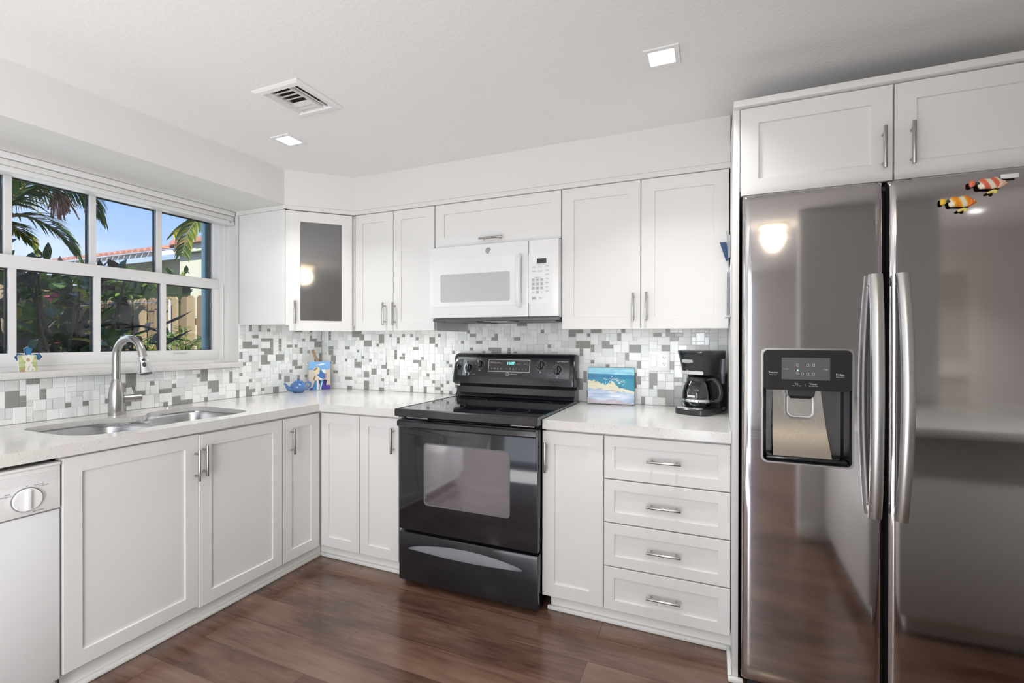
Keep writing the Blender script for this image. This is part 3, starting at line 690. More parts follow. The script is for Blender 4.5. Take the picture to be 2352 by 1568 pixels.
def knob(x, z, r):
    k = thing_part = None
    mb = MB(CP); v = V(z)
    mb.tube([(x, v, .001), (x, v, .006), (x, v, .0065), (x, v, .018), (x, v, .021)], [r, r, r * .93, r * .88, r * .80], 28)
    mb.box(x - r * .22, x + r * .22, v - r * .95, v + r * .95, .010, .030, b=.003)
    o = mb.build('knob', BLACK, t)
    mb = MB(CP); mb.box(x - .0012, x + .0012, v + r * .35, v + r * .93, .0298, .0304); mb.build('pointer', INKW, o)
    return o
KN = [(1.283, 1.0985, .0155), (1.352, 1.097, .0215), (1.427, 1.121, .0215), (1.832, 1.122, .0245), (1.938, 1.096, .0255)]
for x, z, r in KN: knob(x, z, r)
for x, z, r in KN[1:]:
    mb = MB(CP)
    for k in range(20):
        if k in (4, 6): continue
        a = R(90 + 18 * k); q = r + .008; u, v = x + q * math.cos(a), V(z) + q * math.sin(a); s = .0011 if k else .0016
        mb.box(u - s, u + s, v - s * 1.1, v + s * 1.1, .0011, .0016)
    v = V(z) - r - .017
    for a, b in ((-.0035, -.0035), (.0005, -.0035), (-.0035, .0005), (.0005, .0005)): mb.box(x + a, x + a + .003, v + b, v + b + .003, .0011, .0016)
    mb.build('dial_marks', INKW, bg)
mb = MB(CP); mb.rect_ring([(1.488, 1.765, V(1.077), V(1.153), .001), (1.488, 1.765, V(1.077), V(1.153), .003), (1.491, 1.762, V(1.080), V(1.150), .003), (1.491, 1.762, V(1.080), V(1.150), .001)], 0, (False, False)); mb.build('display_border', STEEL, bg)
mb = MB(CP); mb.box(1.4905, 1.7625, V(1.0795), V(1.1505), .0005, .0018); dp = mb.build('display', mat('display_glass', (.035, .034, .036), .12), bg)
text('10:37', .023, at(CP, 1.637, V(1.130), .002), mat('clock_digits', (.1, .6, .55), .5, emit=(.20, .95, .85), estr=1.6), dp, 'clock_digits', bold=.0004)
text('Whirlpool', .015, at(CP, 1.531, V(1.133), .002), mat('print_bronze', (.50, .42, .36), .5), dp, 'brand_lettering')
text('GOLD', .007, at(CP, 1.568, V(1.131), .002), MATS['print_bronze'], dp)
text('ACCUBAKE SYSTEM', .0065, at(CP, 1.657, V(1.065), .0014), INKW, bg)
mb = MB(CP); mb.prism([(1.618 + .010 * math.cos(R(k * 15)), V(1.065) + .010 * math.sin(R(k * 15))) for k in range(24)], .0012, .0017, 0, [[(1.618 + .0078 * math.cos(R(k * 15)), V(1.065) + .0078 * math.sin(R(k * 15))) for k in range(24)]]); mb.build('round_mark', INKW, bg)
text('Super Capacity 465', .0085, at(CP, 1.966, V(1.146), .0014), INKW, bg)
text('RIGHT REAR', .0042, at(CP, 1.892, V(1.068), .0014), INKW, bg); text('LEFT FRONT', .0042, at(CP, 1.388, V(1.058), .0014), INKW, bg); text('OVEN', .0055, at(CP, 1.287, V(1.128), .002), INKW, bg)
for k, s in enumerate(('bake', 'custom\nbroil', 'auto\nclean', 'delay\nstart', None, 'temp', 'cook\ntime', 'stop\ntime', 'hr', 'min', 'start', 'off')):
    if s: text(s, .0058, at(CP, 1.512 + k * .0205, V(1.0965), .002), INKW, dp, 'button_lettering')
for k, s in enumerate(('clock', 'timer', '', 'light', 'lock')):
    if s: text(s, .0052, at(CP, 1.682 + k * .0165, V(1.127), .002), INKW, dp, 'button_lettering')
# oven door
FD = BACK(-.705)
mb = MB(FD); mb.box(1.274, 2.044, .293, .862, 0, .045, b=.005); od = mb.build('oven_door', mat('door_black_glass', (.013, .013, .016), .07, spec=.7), t)
mb = MB(FD); mb.prism(arc_rect(1.433, 1.898, .440, .745, .016), .0445, .0462)
ow = MATS.get('oven_window') or mat('oven_window', (.085, .075, .095), .05, spec=1., ior=2.2)
win = mb.build('oven_window', ow, od)
mb = MB(FD); o_ = arc_rect(1.427, 1.904, .434, .751, .02); mb.prism(o_, .0446, .0466, 0, [arc_rect(1.434, 1.897, .441, .744, .015)]); mb.build('window_border', mat('window_fade', (.15, .15, .16), .25), od)
mb = MB(FD); u0, u1 = 1.279, 2.040
sec = [(-.020, .040), (-.020, .062), (-.012, .070), (.010, .070), (.016, .060), (.012, .040)]
lp = []
for k in range(13):
    s = k / 12; u = u0 + (u1 - u0) * s; bow = .016 * math.sin(math.pi * s) ** .6
    lp.append([(u, .846 + v, d + bow if d > .05 else d) for v, d in sec])
mb.loft(lp, smooth=True); mb.build('handle', mat('handle_black', (.022, .022, .025), .22, coat=.3), od)
for xa, xb in ((1.31, 1.44), (1.90, 2.02)): mb = MB(FD); mb.box(xa, xb, .8685, .8735, .006, .030); mb.build('door_vent', STEEL, t)
for za, zb in ((.282, .292), (.864, .8785)): mb = MB(FD); mb.box(1.279, 2.040, za, zb, 0, .006); mb.build('door_gap', DARK, t)
mb = MB(FD); mb.box(1.274, 2.044, .030, .280, 0, .045, b=.005); dr = mb.build('storage_drawer', BLACK, t)
mb = MB(FD)
def lens(u):
    s = (u - 1.341) / (1.968 - 1.341); return .232 - .034 * s - .0 + .0, s
top, bot = [], []
for k in range(25):
    s = k / 24; u = 1.341 + .627 * s; z0 = .204; top.append((u, z0 + .038 * math.sin(math.pi * s) ** .75)); bot.append((u, z0 - .012 * math.sin(math.pi * s)))
mb.loft([[(*p, .0450) for p in top], [(p[0], p[1] - .002, .0475) for p in top], [(p[0], p[1] + .004, .0445 + .016) for p in bot], [(p[0], p[1], .0445 + .016) for p in bot], [(p[0], p[1] - .002, .045) for p in bot]], 0, closed=False, smooth=True)
mb.build('drawer_grip', mat('grip_grey', (.17, .18, .20), .32, spec=.5), dr)

# ------------------------------------------------------------------ microwave
t = thing('microwave', 'white over-the-range microwave above the black range', 'microwave', (1.67, -.23, 1.385))
MF = BACK(-.425)
mb = MB(); mb.box(1.288, 2.0495, -.422, -.010, 1.394, 1.800); mb.build('body', WHITEP, t)
mb = MB(MF); mb.box(1.276, 1.8815, 1.397, 1.799, 0, .040, b=.006); dm = mb.build('door', WHITEG, t)
mb = MB(MF); mb.prism(arc_rect(1.300, 1.874, 1.462, 1.722, .012), .0395, .0428, 0, [arc_rect(1.350, 1.780, 1.484, 1.643, .010)]); mb.build('door_panel', WHITEG, dm)
mb = MB(MF); mb.prism(arc_rect(1.351, 1.779, 1.485, 1.642, .010), .039, .0402); mb.build('window', mat('microwave_window', (.52, .53, .54), .10, spec=.5), dm)
mb = MB(MF); P = [(1.832, 1.456 + .262 * k / 10, .0415 + .034 * min(1, 3.2 * math.sin(math.pi * (k + .0) / 10))) for k in range(11)]
mb.tube([(1.838, 1.458, .038), (1.838, 1.462, .060), (1.838, 1.478, .070), (1.838, 1.59, .074), (1.838, 1.700, .070), (1.838, 1.716, .060), (1.838, 1.720, .038)], [.014, .016, .0165, .0165, .0165, .016, .014], 14, flat=1.0); mb.build('handle', WHITEG, dm)
mb = MB(MF); mb.tube([(1.650, 1.760, .039), (1.650, 1.760, .0425), (1.650, 1.760, .0435)], [.0165, .0165, .0145], 32); bd = mb.build('badge', STEEL, dm)
mb = MB(MF); mb.tube([(1.650, 1.760, .0430), (1.650, 1.760, .0440)], [.0125, .0125], 28); mb.build('badge_disc', mat('badge_grey', (.35, .36, .38), .3, 1.), bd)
text('GE', .014, at(MF, 1.650, 1.760, .0442), STEEL, bd, 'brand_lettering')
mb = MB(MF); mb.box(1.8835, 2.0485, 1.397, 1.799, 0, .036, b=.007); pn = mb.build('control_panel', WHITEP, t)
PF = MF @ Matrix.Translation((0, 0, .0364))
mb = MB(MF); mb.prism(arc_rect(1.8838, 2.012, 1.462, 1.729, .008), .0355, .0370); kp = mb.build('keypad', WHITEP, pn)
PF = MF @ Matrix.Translation((0, 0, .0372))
mb = MB(MF); mb.box(1.931, 1.983, 1.674, 1.699, .0365, .0376); mb.build('display', mat('display_dark', (.03, .03, .035), .15), pn)
KG = mat('key_grey', (.52, .52, .53), .4); KW = mat('key_white', (.78, .78, .78), .4)
def key(u, v, w, h, s, m, sz):
    mb = MB(PF); mb.box(u - w / 2, u + w / 2, v - h / 2, v + h / 2, -.0005, .0006, b=.0003); k = mb.build('key', m, pn)
    text(s, sz, at(PF, u, v, .0008), INK, k, 'key_lettering')
for r in range(4):
    for c_ in range(3):
        s = [['1', '2', '3'], ['4', '5', '6'], ['7', '8', '9'], ['Power', '0', 'Set']][r][c_]
        big = len(s) == 1
        key(1.911 + c_ * .0235, 1.588 - r * .0213, .0175, .0155, s, KG if big else KW, .011 if big else .0055)
for k, s in enumerate(('Popcorn', 'Beverage')): key(1.916 + k * .034, 1.655, .028, .015, s, KW, .0062)
for k, s in enumerate(('Reheat', 'Defrost')): key(1.916 + k * .034, 1.6335, .028, .015, s, KW, .0062)
for k, s in enumerate(('Potato', 'Cook', 'Add 30', 'Timer', 'Surface', 'Vent', 'Light')): key(1.988, 1.657 - k * .0213, .024, .015, s, KW, .006)
key(1.915, 1.493, .024, .015, 'Cancel', KG, .0062); key(1.951, 1.493, .024, .015, 'Start', KW, .0062)
text('CONVENIENCE COOKING', .0042, at(PF, 1.950, 1.670, .0004), INK, kp); text('EXPRESS COOK', .0042, at(PF, 1.935, 1.601, .0004), INK, kp)
GR = mat('vent_grille', (.20, .21, .215), .4, .6)
mb = MB(); mb.box(1.292, 2.046, -.455, -.012, 1.3785, 1.3935, b=.002); mb.build('underside', mat('underside_grey', (.10, .10, .105), .4), t)
for xa, xb in ((1.33, 1.55), (1.80, 2.02)):
    mb = MB()
    for k in range(14): mb.box(xa, xb, -.40 + k * .02, -.392 + k * .02, 1.3745, 1.3785)
    for x in (xa, xb - .006): mb.box(x, x + .006, -.40, -.132, 1.374, 1.3785)
    mb.build('grease_filter', GR, t)
mb = MB(); mb.box(1.60, 1.76, -.43, -.30, 1.374, 1.3785, b=.002); mb.build('work_light', GREYP, t)

# ------------------------------------------------------------------ refrigerator
t = thing('refrigerator', 'dark stainless side-by-side refrigerator with water dispenser', 'refrigerator', (3.35, -.5, 0))
mb = MB(); mb.box(2.888, 3.822, -.838, -.06, .02, 1.765); mb.build('body', mat('fridge_grey', (.10, .10, .105), .4), t)
mb = MB(); mb.box(2.90, 3.81, -.86, -.838, .0, .055); mb.build('toe_grille', BLACKM, t)
YF = -.918
def fdoor(x0, x1, hole=None):
    xs = [x0, x0 + .003, x0 + .009, x0 + .02] + [x0 + (x1 - x0) * k / 14 for k in range(1, 14)] + [x1 - .02, x1 - .009, x1 - .003, x1]
    zs = [.062, .066, .075, .12] + [.12 + 1.36 * k / 16 for k in range(1, 17)] + [1.52, 1.56, 1.60, 1.64, 1.68, 1.71, 1.735, 1.755, 1.770, 1.780, 1.787, 1.791]
    if hole:
        xs = sorted([x for x in xs if not any(abs(x - h) < .012 for h in hole[:2])] + list(hole[:2])); zs = sorted([z for z in zs if not any(abs(z - h) < .012 for h in hole[2:])] + list(hole[2:]))
    w = x1 - x0; xc = (x0 + x1) / 2
    def yy(x, z):
        s = (x - xc) / (w / 2); y = YF + .0045 * s * s
        e = min(x - x0, x1 - x); y += .010 * max(0, 1 - e / .012) ** 2
        k = max(0, (z - 1.62) / .171); y += .0075 * k * k * k
        e = min(z - .062, 1.791 - z); y += .008 * max(0, 1 - e / .012) ** 2
        return y
    mb = MB(); n = len(xs); vs = [(x, yy(x, z), z) for z in zs for x in xs]; fs = []
    for j in range(len(zs) - 1):
        for i in range(n - 1):
            if hole and hole[0] <= xs[i] < hole[1] - 1e-6 and hole[2] <= zs[j] < hole[3] - 1e-6: continue
            fs.append((j * n + i, j * n + i + 1, (j + 1) * n + i + 1, (j + 1) * n + i))
    mb.add(vs, fs, 0, True)
    b = -.842; ring = [vs[i] for i in range(n)] + [vs[j * n + n - 1] for j in range(1, len(zs))] + [vs[(len(zs) - 1) * n + i] for i in range(n - 2, -1, -1)] + [vs[j * n] for j in range(len(zs) - 2, 0, -1)]
    mb.loft([ring, [(p[0], b, p[2]) for p in ring]], 1, (False, True))
    bmesh.ops.remove_doubles(mb.bm, verts=mb.bm.verts[:], dist=1e-6)
    return mb
SIDE = mat('fridge_side', (.13, .125, .125), .3, .8)
HX0, HX1, HZ0, HZ1 = 2.942, 3.206, .853, 1.243
fl = fdoor(2.879, 3.288, (HX0, HX1, HZ0, HZ1)).build('freezer_door', [FRIDGE, SIDE], t)
fr = fdoor(3.304, 3.824).build('refrigerator_door', [FRIDGE, SIDE], t)
mb = MB(); mb.box(3.2885, 3.3035, -.858, -.838, .06, 1.785); mb.build('door_gap', DARK, t)
mb = MB(); mb.box(3.23, 3.36, -.87, -.78, 1.768, 1.784, b=.004); mb.build('hinge_cover', BLACKM, t)
def fhandle(x, parent, sx):
    mb = MB(); P = []; z0, z1 = .703, 1.488
    for k in range(25):
        s = k / 24; z = z0 + (z1 - z0) * s; P.append((x + sx * .004 * math.sin(math.pi * s), YF - .018 - .042 * math.sin(math.pi * s) ** .8, z))
    loops = []
    for p in P:
        loops.append([(p[0] + .0185 * math.cos(a), p[1] + (.017 if math.sin(a) < 0 else .012) * math.sin(a), p[2]) for a in [2 * math.pi * q / 20 for q in range(20)]])
    mb.loft(loops, smooth=True)
    for z in (z0 + .02, z1 - .02): mb.box(x - .013, x + .013, YF + .006, YF - .020, z - .014, z + .014, b=.003)
    mb.build('handle', FHANDLE, parent)
fhandle(3.262, fl, -1); fhandle(3.331, fr, 1)
# dispenser
DF = BACK(YF); dz = 1.103
mb = MB(DF)
mb.prism(arc_rect(HX0 - .004, HX1 + .004, HZ0 - .005, HZ1 + .004, .018), -.006, .0035, 0, [arc_rect(HX0 + .002, HX1 - .002, HZ0 + .001, HZ1 - .002, .016)])
ds = mb.build('dispenser', STEEL, fl)
mb = MB(DF); mb.prism([p for p in arc_rect(HX0 + .001, HX1 - .001, dz, HZ1 - .001, .015)], -.012, .003); mb.build('control_panel', mat('panel_charcoal', (.028, .028, .029), .12, spec=.4), ds)
mb = MB(DF); mb.box(3.000, 3.142, 1.140, 1.215, .003, .0034); mb.build('touch_display', mat('touch_grey', (.13, .13, .135), .12), ds)
mb = MB(DF)   # cavity
cav = [(HX0, HX1, HZ0, dz, -.004), (HX0 + .006, HX1 - .006, HZ0 + .006, dz, -.012), (HX0 + .012, HX1 - .012, HZ0 + .018, dz, -.06), (HX0 + .018, HX1 - .018, HZ0 + .022, dz, -.077)]
mb.rect_ring(cav, 0, (False, True)); mb.build('cavity', BLACK, ds)
mb = MB(DF); L = []
for k in range(12):
    s = k / 11; v = dz - .004 - s * (dz - HZ0 - .022); d = -.072 + .052 * s ** 2.2
    w0 = HX0 + .036 - .004 * s; w1 = HX1 - .075 + .025 * s
    L.append([(w0, v, d - .012), (w0 + .003, v, d), ((w0 + w1) / 2, v, d - .003), (w1 - .003, v, d), (w1, v, d - .012)])
mb.loft(L, 0, closed=False, smooth=True); mb.build('back_plate', m_brushed('plate_bronze', (.42, .39, .36), .26, True), ds)
mb = MB(DF); mb.prism(arc_rect(HX0 + .008, HX1 - .008, -.10, -.010, .012), HZ0 + .0065, HZ0 + .016) if False else mb.box(HX0 + .012, HX1 - .012, HZ0 + .007, HZ0 + .018, -.055, -.006, b=.004); mb.build('drip_tray', BLACK, ds)
mb = MB(DF); mb.loft([[(3.020, dz, -.015), (3.104, dz, -.015), (3.104, dz, -.060), (3.020, dz, -.060)], [(3.022, dz - .02, -.015), (3.100, dz - .02, -.015), (3.100, dz - .02, -.058), (3.022, dz - .02, -.058)], [(3.030, dz - .030, -.020), (3.090, dz - .030, -.020), (3.090, dz - .030, -.05), (3.030, dz - .030, -.05)]]); mb.build('nozzle', BLACKM, ds)
mb = MB(DF); P = arc_rect(3.026, 3.100, 1.010, 1.085, .016, 4)
mb.prism(P, -.050, -.044); mb.build('paddle', mat('paddle_clear', (.62, .60, .56), .18, .7), ds)
mb = MB(DF); mb.prism(arc_rect(3.022, 3.104, 1.006, 1.088, .018, 4), -.048, -.041, 0, [arc_rect(3.026, 3.100, 1.010, 1.085, .016, 4)]); mb.build('paddle_rim', mat('clear_plastic', (.75, .75, .74), .1, spec=.6), ds)
for s, u, v, z in (('Freezer', 2.975, 1.163, .0095), ('Energy Saver', 2.975, 1.155, .0045), ('Fridge', 3.170, 1.160, .0095), ('Power Cool', 3.170, 1.152, .0045), ('Ice', 3.045, 1.126, .0085), ('Cubed / Crushed', 3.045, 1.119, .004), ('Water', 3.094, 1.126, .0085), ('Filter hold 3 sec', 3.094, 1.119, .004), ('|', 3.070, 1.123, .010), ('Freezer', 3.013, 1.176, .005), ('Fridge', 3.130, 1.177, .005)):
    text(s, z, at(DF, u, v, .0038), INKW, ds)
mb = MB(DF)
for k, (u, v) in enumerate(((3.048, 1.190), (3.078, 1.190), (3.095, 1.190), (3.048, 1.163), (3.062, 1.160), (3.078, 1.160), (3.094, 1.160))):
    mb.rect_ring([(u - .0035, u + .0035, v - .004, v + .004, .0034), (u - .0035, u + .0035, v - .004, v + .004, .0037), (u - .0027, u + .0027, v - .0032, v + .0032, .0037), (u - .0027, u + .0027, v - .0032, v + .0032, .0034)], 0, (False, False))
mb.build('symbol', INKW, ds)
mb = MB(DF); mb.box(3.0465, 3.0495, 1.1705, 1.1735, .0034, .0039); mb.build('indicator_light', mat('led_blue', (.2, .7, 1), .5, emit=(.3, .85, 1), estr=3), ds)

# ------------------------------------------------------------------ wall outlets
def slot(mb, u, v): 
    mb.box(u - .0075, u - .0055, v - .001, v + .007, .0075, .0082, 1); mb.box(u + .0050, u + .0068, v - .001, v + .006, .0075, .0082, 1); mb.cyl((u, v - .006, .0075), (u, v - .006, .0082), .0022, n=10, mi=1)
BT = BACK(-.0082)
t = thing('switch_outlet_plate', 'white double wall plate with rocker switch and outlet beside the coffee maker', 'outlet', (2.499, -.008, 1.10))
mb = MB(BT); mb.box(2.442, 2.557, 1.100, 1.213, 0, .0065, b=.002)
for u in (2.470, 2.527):
    for v in (1.110, 1.204): mb.cyl((u, v, .006), (u, v, .0072), .0022, n=10)
mb.build('plate', WHITEP, t)
mb = MB(BT); mb.loft([[(2.455, 1.124, .006), (2.486, 1.124, .006), (2.486, 1.190, .006), (2.455, 1.190, .006)], [(2.456, 1.125, .0115), (2.485, 1.125, .0115), (2.485, 1.189, .0075), (2.456, 1.189, .0075)]]); mb.build('rocker_switch', WHITEP, t)
mb = MB(BT); mb.prism(arc_rect(2.511, 2.543, 1.124, 1.190, .004), .006, .0076); slot(mb, 2.527, 1.175); slot(mb, 2.527, 1.140); mb.build('receptacle', [WHITEP, DARK], t)
t = thing('wall_outlet', 'single white wall outlet on the mosaic left of the range', 'outlet', (.578, -.008, 1.092))
mb = MB(BT); mb.box(.543, .613, 1.092, 1.217, 0, .006, b=.002); mb.build('plate', WHITEP, t)
mb = MB(BT)
for v in (1.18, 1.13): mb.prism(arc_rect(.562, .594, v - .017, v + .017, .012), .005, .0076); slot(mb, .578, v + .002)
mb.build('receptacle', [WHITEP, DARK], t)

# ------------------------------------------------------------------ blue teapot
TB = mat('teapot_glaze', (.075, .18, .42), .10, spec=.6, coat=.6)
tx, ty = .120, -.335
t = thing('teapot', 'small glossy blue teapot on the worktop in front of the painted board', 'teapot', (tx, ty, CT))
mb = MB(); mb.lathe([(.030, 0), (.034, .003), (.046, .014), (.0535, .032), (.053, .048), (.045, .062), (.034, .069), (.030, .070)], (tx, ty, CT), 40); mb.build('body', TB, t)
mb = MB(); mb.lathe([(.0335, .0695), (.034, .073), (.028, .079), (.016, .084), (.006, .086), (.005, .089), (.0085, .093), (.008, .097), (.003, .099), (.0008, .0992)], (tx, ty, CT), 32); mb.build('lid', TB, t)
sd = Vector((-.30, -.95, 0)).normalized(); O = Vector((tx, ty, CT))
mb = MB(); pth = smooth_path([O + sd * .044 + Vector((0, 0, .024)), O + sd * .066 + Vector((0, 0, .030)), O + sd * .078 + Vector((0, 0, .048)), O + sd * .088 + Vector((0, 0, .064)), O + sd * .098 + Vector((0, 0, .066))], 5)
mb.tube(pth, [.018 - .0115 * min(1, k / 14) for k in range(len(pth))], 16); mb.build('spout', TB, t)
mb = MB(); pth = smooth_path([O - sd * .044 + Vector((0, 0, .058)), O - sd * .062 + Vector((0, 0, .070)), O - sd * .086 + Vector((0, 0, .062)), O - sd * .086 + Vector((0, 0, .040)), O - sd * .066 + Vector((0, 0, .022)), O - sd * .046 + Vector((0, 0, .016))], 6)
mb.tube(pth, .0058, 12); mb.build('handle', TB, t)

# ------------------------------------------------------------------ painted board with a figure, and the wooden spoon behind it
def picture(mb, W, H, shapes, mats, base):
    """flat shapes on a plane in frame units 0..1, one paint each"""
    d = base
    for m, pts in shapes:
        d += .00012
        tri = tessellate_polygon([[Vector((x * W, y * H, 0)) for x, y in pts]])
        vs = [(x * W, y * H, d) for x, y in pts]
        mb.add(vs, [tuple(q) for q in tri], m)
PA = lambda n, c: mat('paint_' + n, c, .35, coat=.25)
pS, pB, pT, pC, pW, pBr, pN, pV, pL, pK = PA('sky', (.20, .42, .72)), PA('blue', (.05, .16, .42)), PA('sand', (.62, .53, .47)), PA('cream', (.74, .66, .42)), PA('white', (.80, .82, .84)), PA('brown', (.30, .17, .12)), PA('navy', (.015, .02, .10)), PA('violet', (.09, .05, .33)), PA('light_blue', (.08, .33, .62)), PA('rose', (.50, .27, .26))
b0, b1 = Vector((.082, -.205, CT)), Vector((.176, -.093, CT)); bd_ = (b1 - b0).normalized(); bn = Vector((bd_.y, -bd_.x, 0)); W = (b1 - b0).length; H = .208
lean = R(7); upv = Vector((-bn.x * math.sin(lean), -bn.y * math.sin(lean), math.cos(lean)))
PB = FRM(b0 + bn * .0, bd_, bn * math.cos(lean) + Vector((0, 0, math.sin(lean))), upv)
t = thing('painted_board', 'small upright board painted with a reclining figure by the sea', 'painting', tuple((b0 + b1) / 2))
mb = MB(PB); mb.box(0, W, .0012, H, -.010, 0, b=.001); mb.build('board', mat('board_white', (.75, .72, .68), .5), t)
mb = MB(PB)
picture(mb, W, H, [(2, [(0, .012), (1, .012), (1, 1), (0, 1)]), (0, [(0, .71), (.3, .72), (.7, .70), (1, .73), (1, 1), (0, 1)]), (4, [(.25, .88), (.5, .86), (.72, .90), (.8, .93), (.6, .93), (.45, .90)]),
    (8, [(0, .71), (.25, .72), (.2, .76), (0, .77)]),
    (3, [(.20, .68), (.26, .78), (.36, .82), (.48, .79), (.54, .70), (.52, .62), (.44, .57), (.32, .58)]), (5, [(.22, .68), (.27, .76), (.38, .80), (.42, .76), (.34, .71), (.28, .66)]),
    (1, [(.54, .73), (.62, .70), (.66, .62), (.78, .54), (.76, .42), (.66, .37), (.50, .43), (.38, .52), (.48, .58)]), (4, [(.36, .52), (.50, .44), (.66, .38), (.52, .36), (.40, .44)]), (4, [(.58, .72), (.76, .72), (.80, .60), (.70, .60), (.64, .64)]),
    (9, [(.76, .60), (.84, .58), (.84, .46), (.72, .28), (.66, .30), (.76, .44)]), (3, [(.24, .46), (.34, .50), (.44, .42), (.42, .32), (.30, .33)]), (5, [(.22, .44), (.28, .50), (.33, .47), (.27, .38), (.28, .33), (.22, .36)]),
    (6, [(.44, .36), (.56, .33), (.74, .36), (.86, .34), (.80, .20), (.84, .012), (.60, .012), (.50, .2)]), (7, [(0, .012), (.2, .012), (.22, .10), (.12, .09), (.06, .07)]), (7, [(.60, .012), (1, .012), (1, .15), (.92, .18), (.84, .16), (.76, .13), (.70, .24), (.62, .18)]),
    (1, [(.14, .012), (.30, .34), (.40, .34), (.44, .012)]), (8, [(.20, .012), (.30, .30), (.34, .30), (.31, .012)]), (4, [(.36, .012), (.36, .34), (.44, .34), (.45, .012)]), (8, [(.46, .012), (.56, .32), (.68, .34), (.60, .10), (.56, .012)]), (4, [(.50, .012), (.60, .28), (.63, .28), (.55, .012)])],
    None, .0001)
mb.build('painted_scene', [pS, pB, pT, pC, pW, pBr, pN, pV, pL, pK], t)
mb = MB(PB); 
for u in (-.004, W + .004): mb.cyl((u, H * .955, -.004), (u, H * .955, .001), .004, n=10)
mb.build('hanging_knob', BLACKM, t)
WOOD = mat('spoon_wood', (.34, .22, .13), .6, bump=(60, .3, .002))
s0 = Vector((.062, -.052, CT + .006)); s1 = Vector((.050, -.080, 1.226))
mb = MB(); ax = (s1 - s0)
p0 = PB @ Vector((W * .44, H * 1.0, -.022)); p1 = PB @ Vector((W * .20, H * 1.43, -.030)); d_ = (p1 - p0)
q = p0 - d_ * (p0.z - CT - .002) / d_.z
mb.tube([q, q + (p0 - q) * .5, p0, p1 - d_ * .02, p1], [.0085, .0085, .0095, .0105, .008], 12, flat=.55, up=tuple(bn)); mb.build('wooden_spoon', WOOD, label='flat wooden spoon handle sticking up behind the painted board', cat='spoon')

# ------------------------------------------------------------------ seascape canvas
c0, c1 = Vector((2.110, -.100, CT)), Vector((2.372, -.066, CT)); cd_ = (c1 - c0).normalized(); cn = Vector((cd_.y, -cd_.x, 0)); W = (c1 - c0).length; H = .213; lean = R(9)
upv = Vector((-cn.x * math.sin(lean), -cn.y * math.sin(lean), math.cos(lean)))
PC = FRM(c0, cd_, cn * math.cos(lean) + Vector((0, 0, math.sin(lean))), upv)
t = thing('seascape_painting', 'square canvas of breaking waves and seagulls leaning on the mosaic', 'painting', tuple((c0 + c1) / 2))
mb = MB(PC); mb.box(0, W, .003, H, -.016, 0, b=.001); mb.build('canvas', mat('canvas_edge', (.02, .025, .04), .6), t)
rnd = random.Random(3)
def m_paint(name, stops, sc=(3, 40, 3)):
    m = mat(name, (.5, .5, .5), .35, coat=.3); nt, N, L, b = nodes(m)
    tc = N('ShaderNodeTexCoord'); mp = N('ShaderNodeMapping'); mp.inputs['Scale'].default_value = (9, 9, 55); L(tc.outputs['Object'], mp.inputs[0])
    nz = N('ShaderNodeTexNoise'); nz.inputs['Scale'].default_value = 1.2; nz.inputs['Detail'].default_value = 5; nz.inputs['Distortion'].default_value = .6; L(mp.outputs[0], nz.inputs[0])
    L(ramp(nt, nz.outputs[0], stops), b.inputs['Base Color']); return m
oS = m_paint('sea_sky', [(.3, (.16, .50, .66)), (.6, (.30, .62, .74)), (.8, (.42, .70, .80))]); oD = m_paint('sea_deep', [(.3, (.0, .13, .30)), (.6, (.0, .20, .38)), (.8, (.02, .28, .44))])
oT = m_paint('sea_teal', [(.3, (.0, .20, .34)), (.6, (.01, .28, .40)), (.8, (.05, .36, .46))]); oF = m_paint('sea_foam', [(.35, (.66, .60, .42)), (.6, (.76, .72, .56)), (.8, (.82, .80, .72))])
oL = m_paint('sea_wash', [(.3, (.30, .42, .62)), (.5, (.46, .56, .72)), (.65, (.62, .68, .80)), (.8, (.74, .78, .84))]); oP = m_paint('sea_sand', [(.3, (.36, .30, .38)), (.6, (.46, .38, .44)), (.8, (.52, .48, .60))])
def wob(x0, x1, fn, n=30): return [(x0 + (x1 - x0) * k / n, fn((x0 + (x1 - x0) * k / n))) for k in range(n + 1)]
shapes = [(1, [(0.004, .02), (.996, .02), (.996, .99), (.004, .99)]), (0, [(.004, .83), (.996, .80), (.996, .99), (.004, .99)])]
shapes.append((2, [(.004, .70), (.996, .70), (.996, .30), (.004, .30)]))
bigw = lambda x: .60 - .09 * x + .05 * math.sin(9 * x + .6) + .10 * math.exp(-((x - .53) / .10) ** 2) + .018 * math.sin(61 * x) + .012 * math.sin(97 * x + 1) - .16 * max(0, x - .66)
ease = lambda x: max(0, min(1, (.76 - x) / .20))
foamtop = lambda x: (.44 - .13 * x) + (bigw(x) - .44 + .13 * x) * ease(x)
shapes.append((4, [(.004, .02), (.996, .02)] + wob(.996, .004, lambda x: .46 - .13 * x + .02 * math.sin(23 * x), 24)))
shapes.append((3, [(.004, .46)] + wob(.004, .76, lambda x: .44 - .13 * x + .02 * math.sin(31 * x) - .05 * math.exp(-((x - .52) / .1) ** 2), 20) + wob(.76, .004, foamtop, 46)))
shapes.append((3, [(.60, .40), (.66, .44), (.74, .45), (.86, .40), (.996, .36), (.996, .30), (.85, .33), (.72, .37)]))
shapes.append((5, [(.004, .02), (.996, .02), (.90, .05), (.76, .09), (.56, .16), (.42, .12), (.22, .12), (.004, .16)]))
for k in range(9):
    y = .20 + .22 * rnd.random(); x = rnd.random() * .6; l = .2 + .3 * rnd.random(); shapes.append((6 if k % 2 else 4, [(x, y), (x + l * .5, y + .012), (min(.99, x + l), y - .015), (x + l * .5, y - .010)]))
